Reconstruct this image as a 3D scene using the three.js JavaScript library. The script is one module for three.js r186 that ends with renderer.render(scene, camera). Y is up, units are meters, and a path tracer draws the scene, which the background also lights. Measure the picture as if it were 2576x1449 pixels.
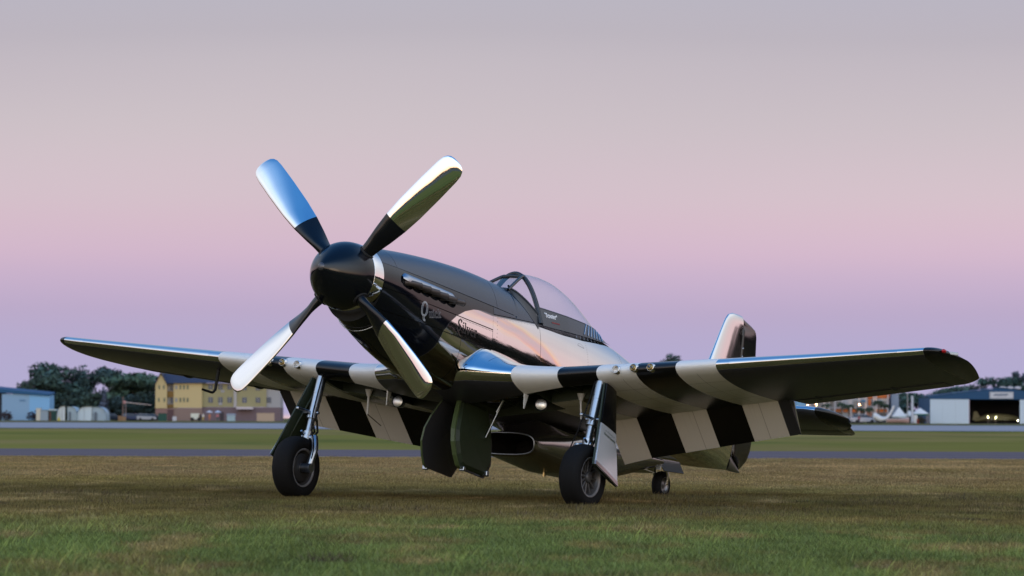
import * as THREE from 'three';
import { mergeGeometries } from 'three/addons/utils/BufferGeometryUtils.js';
import { RoundedBoxGeometry } from 'three/addons/geometries/RoundedBoxGeometry.js';
import { MarchingCubes } from 'three/addons/objects/MarchingCubes.js';

// ------------------------------------------------------------------ camera, sky, sun, exposure
const scene = new THREE.Scene();
const CAM_Y = 0.89, PITCH = THREE.MathUtils.degToRad(1.970), ROLL = 0.0035, FPX = 9520.65;   // FPX: focal length for a picture 2576 wide
const camera = new THREE.PerspectiveCamera(2 * THREE.MathUtils.radToDeg(Math.atan(724.5 / FPX)), 16 / 9, 0.5, 6000);
camera.rotation.order = 'YXZ';
camera.position.set(0, CAM_Y, 0);
camera.rotation.set(PITCH, 0, ROLL);
camera.focus = 38.6; camera.userData.fStop = 5;
scene.add(camera);

const lerp = (a, b, t) => a + (b - a) * t, clamp = (x, a = 0, b = 1) => Math.min(b, Math.max(a, x));
const smooth = (a, b, x) => { const t = clamp((x - a) / (b - a)); return t * t * (3 - 2 * t); };
const mix3 = (a, b, t) => [lerp(a[0], b[0], t), lerp(a[1], b[1], t), lerp(a[2], b[2], t)];
function ramp(stops, x) { // smooth curve through the stops
  const n = stops.length; if (x <= stops[0][0]) return stops[0][1]; if (x >= stops[n - 1][0]) return stops[n - 1][1];
  let i = 0; while (stops[i + 1][0] < x) i++;
  const h = stops[i + 1][0] - stops[i][0], t = (x - stops[i][0]) / h, t2 = t * t, t3 = t2 * t;
  const sl = (k, c) => { if (k <= 0 || k >= n - 1) return 0; const a = (stops[k][1][c] - stops[k - 1][1][c]) / (stops[k][0] - stops[k - 1][0]), b = (stops[k + 1][1][c] - stops[k][1][c]) / (stops[k + 1][0] - stops[k][0]); return a * b <= 0 ? 0 : 2 * a * b / (a + b); };
  return [0, 1, 2].map((c) => (2 * t3 - 3 * t2 + 1) * stops[i][1][c] + (t3 - 2 * t2 + t) * h * sl(i, c) + (3 * t2 - 2 * t3) * stops[i + 1][1][c] + (t3 - t2) * h * sl(i + 1, c));
}
// dusk: the belt of Venus in front of the camera, the afterglow behind it, a deep blue zenith
const SKY_FRONT = [[-2, [.34, .32, .57]], [0, [.38, .345, .565]], [.6, [.393, .354, .57]], [1.08, [.425, .37, .578]], [1.61, [.50, .405, .588]], [2.14, [.585, .445, .60]], [2.55, [.65, .48, .60]], [2.92, [.662, .50, .59]], [3.45, [.645, .522, .585]], [4.23, [.61, .525, .57]], [5.29, [.545, .49, .54]], [6.3, [.45, .425, .495]], [10, [.33, .39, .54]], [16, [.25, .37, .60]], [25, [.17, .34, .64]], [40, [.10, .28, .63]], [65, [.05, .22, .60]], [90, [.04, .20, .58]]];
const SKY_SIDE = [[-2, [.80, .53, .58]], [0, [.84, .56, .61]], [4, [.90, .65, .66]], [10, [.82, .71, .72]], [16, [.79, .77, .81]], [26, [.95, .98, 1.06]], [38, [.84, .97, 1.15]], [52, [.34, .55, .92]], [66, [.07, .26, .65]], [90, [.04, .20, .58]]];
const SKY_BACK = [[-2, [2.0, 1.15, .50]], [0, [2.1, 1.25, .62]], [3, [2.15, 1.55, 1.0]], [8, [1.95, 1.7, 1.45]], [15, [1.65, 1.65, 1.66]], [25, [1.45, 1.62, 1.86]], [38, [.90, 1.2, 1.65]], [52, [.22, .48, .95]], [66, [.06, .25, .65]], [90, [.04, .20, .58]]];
function skyColor(dx, dy, dz) {
  const el = THREE.MathUtils.radToDeg(Math.asin(clamp(dy, -1, 1)));
  const az = Math.abs(THREE.MathUtils.radToDeg(Math.atan2(dx, -dz)));           // 0 in front of the camera, 180 behind it
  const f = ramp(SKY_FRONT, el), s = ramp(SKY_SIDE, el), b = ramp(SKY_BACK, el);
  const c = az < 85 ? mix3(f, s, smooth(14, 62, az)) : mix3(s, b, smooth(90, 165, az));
  const w = 1 + .045 * (Math.sin(dx * 9 + el * .31) * .5 + Math.sin(dx * 23 - el * .9 + 1.3) * .3 + Math.sin(el * 2.3 + dx * 4) * .2) * smooth(.5, 4, el);   // faint, wide veils of haze
  return [c[0] * w, c[1] * w, c[2] * (1 + (w - 1) * .6)];
}
{
  const w = 2048, h = 2048, data = new Float32Array(w * h * 4);
  for (let j = 0; j < h; j++) for (let i = 0; i < w; i++) {
    const el = ((j + .5) / h - .5) * Math.PI, a = ((i + .5) / w - .5) * 2 * Math.PI;
    const c = skyColor(Math.cos(el) * Math.cos(a), Math.sin(el), Math.cos(el) * Math.sin(a)), k = (j * w + i) * 4;
    data[k] = c[0]; data[k + 1] = c[1]; data[k + 2] = c[2]; data[k + 3] = 1;
  }
  const sky = new THREE.DataTexture(data, w, h, THREE.RGBAFormat, THREE.FloatType);
  sky.mapping = THREE.EquirectangularReflectionMapping; sky.magFilter = THREE.LinearFilter; sky.minFilter = THREE.LinearFilter; sky.needsUpdate = true;
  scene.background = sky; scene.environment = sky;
}
const sun = new THREE.DirectionalLight(new THREE.Color().setRGB(1, .76, .55), .18);
sun.position.set(14, 5, 60); sun.target.position.set(-2, 1, -40);
sun.castShadow = true; sun.shadow.radius = 40; sun.shadow.mapSize.set(2048, 2048);
Object.assign(sun.shadow.camera, { left: -12, right: 12, top: 8, bottom: -8, near: 1, far: 200 });
scene.add(sun, sun.target);
const renderer = new THREE.WebGLRenderer({ antialias: true });
renderer.setSize(1024, 576);
renderer.toneMapping = THREE.LinearToneMapping; renderer.toneMappingExposure = 1;
renderer.shadowMap.enabled = true;

// ------------------------------------------------------------------ helpers
let seed = 12345;
function rnd() { seed = (seed + 0x6d2b79f5) | 0; let t = Math.imul(seed ^ (seed >>> 15), 1 | seed); t = (t + Math.imul(t ^ (t >>> 7), 61 | t)) ^ t; return ((t ^ (t >>> 14)) >>> 0) / 4294967296; }
const rr = (a, b) => a + (b - a) * rnd();
function hash(i, j) { let h = Math.imul(i, 374761393) + Math.imul(j, 668265263) | 0; h = Math.imul(h ^ (h >>> 13), 1274126177); return ((h ^ (h >>> 16)) >>> 0) / 4294967296; }
function noise(x, y) { const i = Math.floor(x), j = Math.floor(y), u = x - i, v = y - j, a = u * u * (3 - 2 * u), b = v * v * (3 - 2 * v); return lerp(lerp(hash(i, j), hash(i + 1, j), a), lerp(hash(i, j + 1), hash(i + 1, j + 1), a), b); }
const fbm = (x, y) => .5 * noise(x, y) + .27 * noise(x * 2.1 + 7, y * 2.1 + 3) + .15 * noise(x * 4.3 + 1, y * 4.3 + 9) + .08 * noise(x * 8.9, y * 8.9 + 5);
const lin = (r, g, b) => new THREE.Color().setRGB(r, g, b);
const mat = (c, roughness = .8, metalness = 0, more = {}) => new THREE.MeshStandardMaterial({ color: Array.isArray(c) ? lin(...c) : c, roughness, metalness, ...more });
const taken = new Map();
function numbered(name) { const n = taken.get(name) || 0; taken.set(name, n + 1); return n ? `${name}_${String(n).padStart(3, '0')}` : name; }
function add(o, name, parent) { o.name = parent ? name : numbered(name); o.castShadow = o.receiveShadow = true; (parent || scene).add(o); return o; }
const mesh = (name, g, m, parent) => add(new THREE.Mesh(Array.isArray(g) ? merge(g) : g, m), name, parent);
function merge(list) { return mergeGeometries(list.map((g) => { let q = g.index ? g.toNonIndexed() : g.clone(); for (const k of Object.keys(q.attributes)) if (!['position', 'normal', 'uv'].includes(k)) q.deleteAttribute(k); if (!q.attributes.uv) q.setAttribute('uv', new THREE.Float32BufferAttribute(new Float32Array(q.attributes.position.count * 2), 2)); return q; })); }
function tag(o, label, category, group) { o.userData.label = label; if (category) o.userData.category = category; if (group) o.userData.group = group; return o; }
function thing(name, label, category, pos = [0, 0, 0], turn = 0, group) { const g = add(new THREE.Group(), name); g.position.set(...pos); g.rotation.y = turn; return tag(g, label, category, group); }
const structure = (o, label) => { o.userData.kind = 'structure'; if (label) o.userData.label = label; return o; };
const box = (w, h, d, x = 0, y = 0, z = 0) => new THREE.BoxGeometry(w, h, d).translate(x, y, z);
const rbox = (w, h, d, r, x = 0, y = 0, z = 0) => new RoundedBoxGeometry(w, h, d, 2, r).translate(x, y, z);
const V = (p) => new THREE.Vector3(...p);
function tube(points, r, seg = 24, rad = 8, closed = false) { return new THREE.TubeGeometry(new THREE.CatmullRomCurve3(points.map(V), closed, 'centripetal'), seg, r, rad, closed); }
function rod(a, b, r0, r1 = r0, rad = 14) { const A = V(a), B = V(b), d = B.clone().sub(A), g = new THREE.CylinderGeometry(r1, r0, d.length(), rad); g.applyQuaternion(new THREE.Quaternion().setFromUnitVectors(new THREE.Vector3(0, 1, 0), d.normalize())); return g.translate((a[0] + b[0]) / 2, (a[1] + b[1]) / 2, (a[2] + b[2]) / 2); }
// a skin through rows of points; uv given per point as [u, v] or left at 0
function skin(rows, { closed = false, capA = false, capB = false, uv } = {}) {
  const n = rows[0].length, pos = [], tex = [], idx = [];
  rows.forEach((row, i) => row.forEach((p, j) => { pos.push(...p); tex.push(...(uv ? uv[i][j] : [j / (n - 1), i / (rows.length - 1)])); }));
  for (let i = 0; i < rows.length - 1; i++) for (let j = 0; j < (closed ? n : n - 1); j++) {
    const a = i * n + j, b = i * n + (j + 1) % n, c = a + n, d = b + n; idx.push(a, c, b, b, c, d);
  }
  for (const [flag, i] of [[capA, 0], [capB, rows.length - 1]]) if (flag) {
    const k = pos.length / 3, c = [0, 1, 2].map((q) => rows[i].reduce((s, p) => s + p[q], 0) / n);
    pos.push(...c); tex.push(...(uv ? uv[i][0] : [.5, .5]));
    rows[i].forEach((p, j) => { pos.push(...p); tex.push(...(uv ? uv[i][j] : [.5, .5])); });
    for (let j = 0; j < n; j++) { const a = k + 1 + j, b = k + 1 + (j + 1) % n; i ? idx.push(k, a, b) : idx.push(k, b, a); }
  }
  const g = new THREE.BufferGeometry();
  g.setAttribute('position', new THREE.Float32BufferAttribute(pos, 3)); g.setAttribute('uv', new THREE.Float32BufferAttribute(tex, 2)); g.setIndex(idx);
  g.computeVertexNormals(); return g;
}
function lathe(profile, seg = 48) { return skin(profile.map(([x, r]) => Array.from({ length: seg }, (_, k) => { const a = k / seg * 2 * Math.PI; return [x, r * Math.cos(a), r * Math.sin(a)]; })), { closed: true }); }   // about the x axis
function plate(pts, thick, axis) { // an outline of 3-D points given thickness along a direction, edges slightly rounded by a middle row
  const t = V(axis).normalize(), off = (p, k) => [p[0] + t.x * k, p[1] + t.y * k, p[2] + t.z * k];
  return skin([pts.map((p) => off(p, -thick / 2)), pts.map((p) => off(p, thick / 2))], { closed: true, capA: true, capB: true }).toNonIndexed();
}
const flat = (g) => { const q = g.index ? g.toNonIndexed() : g; q.computeVertexNormals(); return q; };
function canvas(w, h) { const c = document.createElement('canvas'); c.width = w; c.height = h; return [c, c.getContext('2d')]; }
function tex(c, srgb = true) { const t = new THREE.CanvasTexture(c); if (srgb) t.colorSpace = THREE.SRGBColorSpace; t.wrapS = t.wrapT = THREE.ClampToEdgeWrapping; t.needsUpdate = true; return t; }
const css = (r, g, b, a = 1) => { const f = (x) => Math.round(255 * (x <= .0031308 ? 12.92 * x : 1.055 * x ** (1 / 2.4) - .055)); return `rgba(${f(r)},${f(g)},${f(b)},${a})`; };
const orm = (rough, metal) => `rgb(0,${Math.round(rough * 255)},${Math.round(metal * 255)})`;
const interp = (table, x) => { if (x <= table[0][0]) return table[0][1]; for (let i = 1; i < table.length; i++) if (x <= table[i][0]) return lerp(table[i - 1][1], table[i][1], (x - table[i - 1][0]) / (table[i][0] - table[i - 1][0])); return table[table.length - 1][1]; };
const range = (a, b, n) => Array.from({ length: n + 1 }, (_, i) => a + (b - a) * i / n);

// ------------------------------------------------------------------ ground, taxiway, runway
const groundY = (x, z) => -.010 * 6 * Math.tanh((x + .86) / 6) * smooth(-84, -56, z) * smooth(12, -8, z);
const PI0 = Math.PI;
const gloss = (c, r = .12, more = {}) => new THREE.MeshPhysicalMaterial({ color: lin(...c), roughness: r, ...more });
const M0 = { rubber: mat([.012, .012, .013], .78), steel: mat([.55, .57, .60], .25, 1) };
// ------------------------------------------------------------------ ground
const T_OLIVE = [.165, .128, .036], T_BROWN = [.245, .160, .080], T_GREEN = [.114, .140, .036], T_STRAW = [.36, .26, .12], T_DARK = [.062, .050, .018];
function turf(x, z) { // colour of the turf at a place, linear
  const d = -z, n = fbm(x * .55 + 40, z * .16), n2 = fbm(x * 1.7 + 9, z * .6 + 77), n3 = fbm(x * .12 + 5, z * .05 + 31);
  let c;
  if (d < 84) {
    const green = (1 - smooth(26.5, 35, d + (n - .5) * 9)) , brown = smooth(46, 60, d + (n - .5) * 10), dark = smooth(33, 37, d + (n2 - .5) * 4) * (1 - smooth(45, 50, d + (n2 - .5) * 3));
    c = mix3(T_OLIVE, T_BROWN, clamp(.15 + .75 * brown * (n * 1.3) + .35 * (n2 - .5)));
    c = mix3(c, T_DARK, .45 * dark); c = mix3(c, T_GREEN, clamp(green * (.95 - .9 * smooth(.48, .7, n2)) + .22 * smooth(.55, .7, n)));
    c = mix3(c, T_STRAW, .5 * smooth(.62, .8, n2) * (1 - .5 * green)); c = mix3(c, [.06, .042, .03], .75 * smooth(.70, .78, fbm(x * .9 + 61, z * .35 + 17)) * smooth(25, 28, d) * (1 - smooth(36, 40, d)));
    if (x > 3 && d > 68) c = mix3(c, T_STRAW, .5 * smooth(3, 8, x) * smooth(70, 71.5, d) * (1 - smooth(73, 75, d)));
  } else if (d < 288) { const s = fbm(x * .06, z * .022 + 3); c = mix3([.215, .195, .052], [.265, .205, .075], smooth(.35, .65, s)); c = mix3(c, [.115, .140, .042], .6 * smooth(.58, .72, fbm(x * .12 + 9, z * .05))); }
  else { const s = fbm(x * .05, z * .01 + 8); c = mix3([.13, .135, .05], [.15, .125, .075], s); }
  const k = .82 + .36 * n3; return [c[0] * k, c[1] * k, c[2] * k];
}
{
  const az = []; for (let a = -180; a < -13; a += 4) az.push(a); for (let a = -13; a <= 13.001; a += .13) az.push(a); for (let a = 17; a < 180; a += 4) az.push(a);
  const rs = [0.6]; while (rs[rs.length - 1] < 3600) rs.push(rs[rs.length - 1] * (rs.length < 320 ? 1.021 : 1.05) + .02);
  const pos = [0, groundY(0, 0), 0], col = [...turf(0, -1)], idx = [], n = az.length;
  for (const r of rs) for (const a of az) { const q = a * Math.PI / 180, x = r * Math.sin(q), z = -r * Math.cos(q); pos.push(x, groundY(x, z), z); col.push(...(Math.abs(a) < 80 ? turf(x, z) : mix3([.13, .13, .10], [.10, .105, .085], fbm(x * .05, z * .05)))); }
  for (let j = 0; j < n; j++) idx.push(0, 1 + (j + 1) % n, 1 + j);
  for (let i = 0; i < rs.length - 1; i++) for (let j = 0; j < n; j++) { const a = 1 + i * n + j, b = 1 + i * n + (j + 1) % n; idx.push(a, b, a + n, b, b + n, a + n); }
  const g = new THREE.BufferGeometry(); g.setAttribute('position', new THREE.Float32BufferAttribute(pos, 3)); g.setAttribute('color', new THREE.Float32BufferAttribute(col, 3)); g.setIndex(idx); g.computeVertexNormals();
  structure(mesh('airfield_ground', g, new THREE.MeshPhysicalMaterial({ vertexColors: true, roughness: 1, specularIntensity: 0 })));
  const strip = (name, zN, zF, half, y, color, rough) => {
    const w = 256, h = 256, [c, k] = canvas(w, h); k.fillStyle = css(...color); k.fillRect(0, 0, w, h);
    for (let i = 0; i < 900; i++) { k.fillStyle = css(...(rnd() < .5 ? [0.02, .02, .02] : [.5, .5, .5]), rr(.01, .045)); k.fillRect(rr(-40, w), rr(0, h), rr(10, 120), rr(1, 5)); }
    const t = tex(c); t.wrapS = t.wrapT = THREE.RepeatWrapping; t.repeat.set(half / 20, 1);
    const m = mesh(name, new THREE.PlaneGeometry(half * 2, zF - zN).rotateX(-Math.PI / 2).translate(0, y, -(zN + zF) / 2), new THREE.MeshPhysicalMaterial({ map: t, roughness: rough, specularIntensity: .25 }));
    return structure(m);
  };
  strip('taxiway', 83.7, 103.8, 260, .012, [.135, .105, .115], .95);
  strip('runway', 287, 555, 900, .03, [.33, .325, .355], .9);
  strip('runway_shoulder', 555, 567, 900, .02, [.20, .18, .12], .95);
}
// ------------------------------------------------------------------ far side of the field
// a pixel of the 2576-wide picture and a distance give a place; px/py are only used to find real positions and sizes in metres
function place(px, py, D) { const a = px - 1288, b = py - 724.5, u = a * Math.cos(ROLL) + b * Math.sin(ROLL), v = -(b * Math.cos(ROLL) - a * Math.sin(ROLL)); const f = FPX * Math.cos(PITCH) - v * Math.sin(PITCH); return [u / f * D, CAM_Y + (v * Math.cos(PITCH) + FPX * Math.sin(PITCH)) / f * D, -D]; }
const GX = (px, D) => place(px, 1060, D)[0], GY = (px, py, D) => place(px, py, D)[1];
const leafMat = (c) => mat(c, .95, 0, { vertexColors: true, side: THREE.DoubleSide });
function foliage(blobs, count, size, lightTop = .5) { // leaf clumps spread through blobs [x, y, z, rx, ry, rz]
  const pos = [], col = [], nor = [], w = blobs.map((b) => b[3] * b[4]), tot = w.reduce((a, b) => a + b, 0);
  for (let k = 0; k < count; k++) {
    let q = rnd() * tot, i = 0; while (i < blobs.length - 1 && q > w[i]) { q -= w[i]; i++; }
    const b = blobs[i], th = rr(0, 2 * Math.PI), ph = Math.acos(rr(-1, 1)), r = Math.pow(rnd(), .38), d = [Math.sin(ph) * Math.cos(th), Math.cos(ph), Math.sin(ph) * Math.sin(th)];
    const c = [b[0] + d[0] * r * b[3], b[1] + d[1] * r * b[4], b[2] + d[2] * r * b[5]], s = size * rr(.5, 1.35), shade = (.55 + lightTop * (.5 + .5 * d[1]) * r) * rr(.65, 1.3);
    for (let t = 0; t < 2; t++) {
      const p = [0, 1, 2].map(() => [c[0] + rr(-s, s), c[1] + rr(-s, s) * .8, c[2] + rr(-s, s)]);
      const n = V(p[1]).sub(V(p[0])).cross(V(p[2]).sub(V(p[0]))).normalize(); if (n.dot(V(d)) < 0) { n.negate(); p.reverse(); } n.lerp(V(d), .5).normalize();
      for (const v of p) { pos.push(...v); nor.push(n.x, n.y, n.z); col.push(shade, shade * rr(.92, 1.08), shade); }
    }
  }
  const g = new THREE.BufferGeometry(); g.setAttribute('position', new THREE.Float32BufferAttribute(pos, 3)); g.setAttribute('normal', new THREE.Float32BufferAttribute(nor, 3)); g.setAttribute('color', new THREE.Float32BufferAttribute(col, 3)); return g;
}
const BARK = mat([.055, .045, .038], .95);
function tree(name, label, px, pyTop, width, D, kind = 'round', tone = [.030, .050, .026], count = 1500, group = 'trees along the far edge of the field') {
  const x = GX(px, D), h = GY(px, pyTop, D), w = width / FPX * D, t = thing(name, label, 'tree', [x, 0, -D], 0, group), blobs = [];
  if (kind === 'cone') for (let i = 0; i < 9; i++) { const u = i / 8; blobs.push([rr(-.1, .1) * w, lerp(.12, .96, u) * h, 0, w * .5 * (1.02 - u), h * .10, w * .5 * (1.02 - u)]); }
  else if (kind === 'pine') for (let i = 0; i < 13; i++) { const a = rr(0, 6.28), q = Math.sqrt(rnd()) * .42; blobs.push([Math.cos(a) * q * w, h * rr(.74, .95) - q * h * .12, Math.sin(a) * q * w, w * rr(.16, .24), h * rr(.05, .08), w * .15]); }
  else for (let i = 0; i < 26; i++) { const a = rr(0, 6.28), q = Math.sqrt(rnd()) * .40, y = i < 8 ? rr(.10, .35) : rr(.25, .90), k = 1 - .75 * Math.max(0, (y - .5) / .5) ** 1.6; blobs.push([Math.cos(a) * q * w * k, y * h, Math.sin(a) * q * w * k, w * rr(.15, .26), h * rr(.09, .15), w * .2]); }
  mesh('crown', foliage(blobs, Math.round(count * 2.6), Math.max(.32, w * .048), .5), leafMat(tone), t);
  const limbs = [rod([0, 0, 0], [rr(-.2, .2), h * .55, 0], h * .022, h * .012, 8)];
  for (const b of blobs.slice(0, 7)) limbs.push(rod([0, h * rr(.25, .5), 0], [b[0], b[1], b[2]], h * .009, h * .004, 5));
  mesh('trunk', limbs, BARK, t); return t;
}
const TD = 905;  // crown tones below are paler and bluer: distant haze put into the leaf colour
// left group
tree('broadleaf_tree', 'small dark tree at the far left behind the blue hangar roof', 45, 968, 90, TD, 'round', [0.069, 0.146, 0.114], 900);
tree('broadleaf_tree', 'tall open tree with sky gaps, second from the left behind the blue hangar', 130, 913, 165, TD, 'round', [0.061, 0.119, 0.105], 1500);
tree('broadleaf_tree', 'tree directly above the right end of the blue hangar', 195, 922, 110, TD + 8, 'round', [0.057, 0.107, 0.105], 1100);
tree('broadleaf_tree', 'rounded dark tree above the two white tents', 250, 917, 130, TD + 2, 'round', [0.051, 0.102, 0.105], 1300);
tree('broadleaf_tree', 'broad pale green tree left of the yellow building gable', 335, 926, 170, TD - 2, 'round', [0.082, 0.160, 0.122], 1700);
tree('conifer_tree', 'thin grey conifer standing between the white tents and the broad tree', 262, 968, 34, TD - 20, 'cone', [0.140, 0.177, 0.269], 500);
tree('broadleaf_tree', 'low bushy tree behind the second white tent', 228, 985, 90, TD - 18, 'round', [0.069, 0.123, 0.099], 900);
tree('broadleaf_tree', 'low bushy tree beside the yellow building', 395, 985, 80, TD - 6, 'round', [0.061, 0.119, 0.122], 900);
tree('broadleaf_tree', 'low scrubby tree behind the parked dark cars', 320, 990, 90, TD - 12, 'round', [0.057, 0.107, 0.114], 900);
tree('pine_tree', 'tall pine whose top alone shows above the striped wing', 1697, 886, 66, TD + 40, 'pine', [0.069, 0.128, 0.122], 800);
for (const [px, top, w, l] of [[155, 1000, 90, 'dense undergrowth tree behind the green container'], [205, 1004, 90, 'dense undergrowth tree behind the first white tent'], [290, 996, 80, 'dense undergrowth tree right of the second white tent'], [362, 985, 80, 'dense undergrowth tree left of the yellow building corner']]) tree('broadleaf_tree', l, px, top, w, TD - 9, 'round', [0.049, 0.084, 0.071], 800);
tree('broadleaf_tree', 'medium dark tree at the left edge, sloping down to the frame', 82, 944, 95, TD - 3, 'round', [0.057, 0.096, 0.078], 1000);
// right group
tree('broadleaf_tree', 'long dark tree behind the orange and white building', 2290, 985, 130, TD, 'round', [0.065, 0.132, 0.122], 1200);
tree('broadleaf_tree', 'dark tree behind the left eave of the hangar with the sign', 2385, 972, 120, TD + 4, 'round', [0.065, 0.132, 0.122], 1200);
tree('broadleaf_tree', 'big rounded tree above the ridge of the hangar with the sign', 2510, 938, 130, TD + 6, 'round', [0.051, 0.112, 0.105], 1700);
tree('broadleaf_tree', 'tree at the right edge of the picture above the hangar roof', 2590, 955, 90, TD + 2, 'round', [0.061, 0.128, 0.105], 1000);
tree('broadleaf_tree', 'low tree between wing tip and hangar ridge', 2445, 962, 90, TD + 8, 'round', [0.061, 0.123, 0.114], 1000);
tree('conifer_tree', 'small pointed conifer just right of the wing tip', 2475, 946, 16, TD + 12, 'cone', [0.051, 0.107, 0.105], 260);
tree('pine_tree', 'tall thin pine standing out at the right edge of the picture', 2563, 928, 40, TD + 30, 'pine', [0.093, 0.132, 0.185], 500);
// woods that close the field on the other sides; seen only as reflections in the polished skin
{
  const pos = [], col = [], nor = [], pts = [];
  for (let a = 22; a < 338; a += .5) pts.push(a);
  const blobs = []; for (const a of pts) { const q = a * PI0 / 180, D = (a > 90 && a < 270 ? 230 : 190) + 20 * noise(a * .3, 3), h = (a > 90 && a < 270 ? 7 : 9) * (.55 + 1.1 * fbm(a * .35, 9)); blobs.push([D * Math.sin(q), h * .52, -D * Math.cos(q), 2.2, h * .55, 2.2]); } void pos; void col; void nor;
  const o = mesh('far_wood', foliage(blobs, 62000, 1.25, .35), leafMat([.016, .022, .020])); o.userData.kind = 'stuff'; o.userData.label = 'dark belt of woodland round the other sides of the airfield'; o.userData.category = 'wood';
}
// generic box building with its front face towards the field
const wallM = (c, r = .85) => mat(c, r);
const glassM = mat([.05, .075, .11], .2, 0);
function front(parent, D0, name, px0, py0, px1, py1, D, depth, m) { // a block whose front shows between two pixels
  const a = place(px0, py0, D), b = place(px1, py1, D), P = parent.position;
  const g = new THREE.BoxGeometry(Math.abs(b[0] - a[0]), Math.abs(a[1] - b[1]), depth).translate((a[0] + b[0]) / 2 - P.x, (a[1] + b[1]) / 2 - P.y, -D - depth / 2 - P.z); void D0;
  return mesh(name, g, m, parent);
}
const at = (name, label, cat, px, D, group) => thing(name, label, cat, [GX(px, D), 0, -D], 0, group);
// -- left: blue hangar
{
  const D = 870, t = at('blue_hangar', 'pale blue metal hangar with a darker blue roof at the far left', 'hangar', 62, D);
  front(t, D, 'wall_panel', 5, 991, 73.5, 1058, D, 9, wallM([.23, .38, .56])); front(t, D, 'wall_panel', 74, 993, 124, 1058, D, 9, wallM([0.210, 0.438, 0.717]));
  const a = place(-40, 974, D), b = place(126, 991, D), c = place(126, 996, D), d = place(-40, 985, D), P = t.position, L = (p, z) => [p[0] - P.x, p[1] - P.y, z];
  mesh('roof', flat(skin([[a, b, c, d].map((p) => L(p, .4)), [a, b, c, d].map((p) => L([p[0], p[1] + .5, 0], -9.5))], { closed: true, capA: true, capB: true })), wallM([.02, .09, .20], .9), t);
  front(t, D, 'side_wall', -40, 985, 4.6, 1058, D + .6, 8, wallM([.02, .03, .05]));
  front(t, D, 'vent', 49, 1005, 64, 1010, D - .06, .05, wallM([.12, .24, .40]));
}
function shrub(px, w, h, tone, label) { const D = 858, t = at('shrub', label, 'shrub', px, D, 'shrubs in front of the blue hangar'); const W = w / FPX * D, H = h / FPX * D; mesh('leaves', foliage([[0, H * .45, 0, W * .5, H * .5, W * .4], [W * .2, H * .3, 0, W * .3, H * .35, W * .3]], 260, W * .09), leafMat(tone), t); mesh('stem', rod([0, 0, 0], [0, H * .6, 0], .06, .03, 6), BARK, t); }
shrub(14, 36, 26, [.05, .030, .035], 'dark reddish shrub at the left edge before the blue hangar'); shrub(82, 34, 26, [.045, .028, .045], 'dark purple shrub before the middle of the blue hangar');
{
  const D = 855; let t = at('storage_cabin', 'tall white cabin end standing before the blue hangar', 'cabin', 96, D); front(t, D, 'wall', 91, 1028, 101, 1059, D, 2.4, wallM([.56, .54, .46])); front(t, D, 'roof', 90.5, 1026.5, 101.5, 1028, D + .05, 2.6, wallM([.4, .4, .38]));
  t = at('grey_shed', 'low grey shed right of the white cabin', 'shed', 111, D); front(t, D, 'wall', 101.5, 1033, 121, 1059, D, 3, wallM([.26, .33, .40])); front(t, D, 'roof', 101.2, 1031, 122, 1033, D - .1, 3.3, wallM([.2, .25, .3]));
  t = at('green_container', 'dark green container with a pale roof beside the first white tent', 'container', 132, D); front(t, D, 'body', 123, 1033, 141.5, 1059, D, 2.6, wallM([.012, .05, .045])); front(t, D, 'roof', 122, 1029, 142, 1033, D - .1, 2.9, wallM([.40, .50, .55])); front(t, D, 'door', 124, 1036, 128, 1058, D - .05, .05, wallM([.12, .05, .04]));
}
function dome(px0, px1, pyTop, label, split, D, cols) { // barrel-roofed shelter: sheeting over rounded ribs, in two bays
  const t = at('barrel_tent', label, 'tent', (px0 + px1) / 2, D, 'white barrel tents at the far left'), w = (px1 - px0) / FPX * D, h = GY(px0, pyTop, D), n = 40;
  const outline = range(0, 1, n).map((u) => { const a = Math.PI * (1 - u), c = Math.cos(a), s = Math.sin(a); return [w / 2 * Math.sign(c) * Math.abs(c) ** .62, h * s ** .5]; });
  for (const [name, lo, hi, z, m] of [['end_bay', -1, split, 0, cols[0]], ['rear_bay', split, 1, -.5, cols[1]]]) {
    const o = outline.filter(([x]) => x >= lo * w / 2 - .01 && x <= hi * w / 2 + .01), k = name === 'rear_bay' ? .97 : 1, mm = wallM(m, .6), q = (zz, f) => o.map(([x, y]) => [x, y * f * k, zz]);
    const bay = mesh(name, skin([q(z - .35, .985), q(z, 1), q(z - 1, 1), q(z - 8, 1)]), mm, t); mesh('end_wall', flat(skin([q(z - .36, .984), o.map(([x]) => [x, 0, z - .36])])), wallM(m.map((v) => v * .92), .6), bay);
  }
  for (const x of [-.5, 0, .5]) mesh('rib', box(.06, h * .9, .06, x * w * .6 + .3, h * .45, -.25), wallM([.32, .36, .40]), t); mesh('doorway', box(w * .09, h * .6, .08, w * .14, h * .3, -.5), wallM([.12, .15, .19]), t); return t;
}
dome(143, 193, 1021, 'first white barrel tent from the left with a brighter left end', -.05, 856, [[.64, .72, .76], [.36, .48, .56]]); dome(193.5, 266, 1022, 'second white barrel tent, nearer the trees, with a pale blue side', .0, 857, [[.54, .66, .74], [.36, .48, .58]]);
{ const D = 850, t = at('marker_cone', 'small yellow marker cone at the foot of the first white tent', 'cone', 148, D); mesh('cone', new THREE.CylinderGeometry(.08, .34, .75, 12).translate(0, .42, 0), wallM([.55, .45, .04]), t); mesh('base', box(.8, .06, .8, 0, .03, 0), wallM([.3, .25, .03]), t); }
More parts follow.
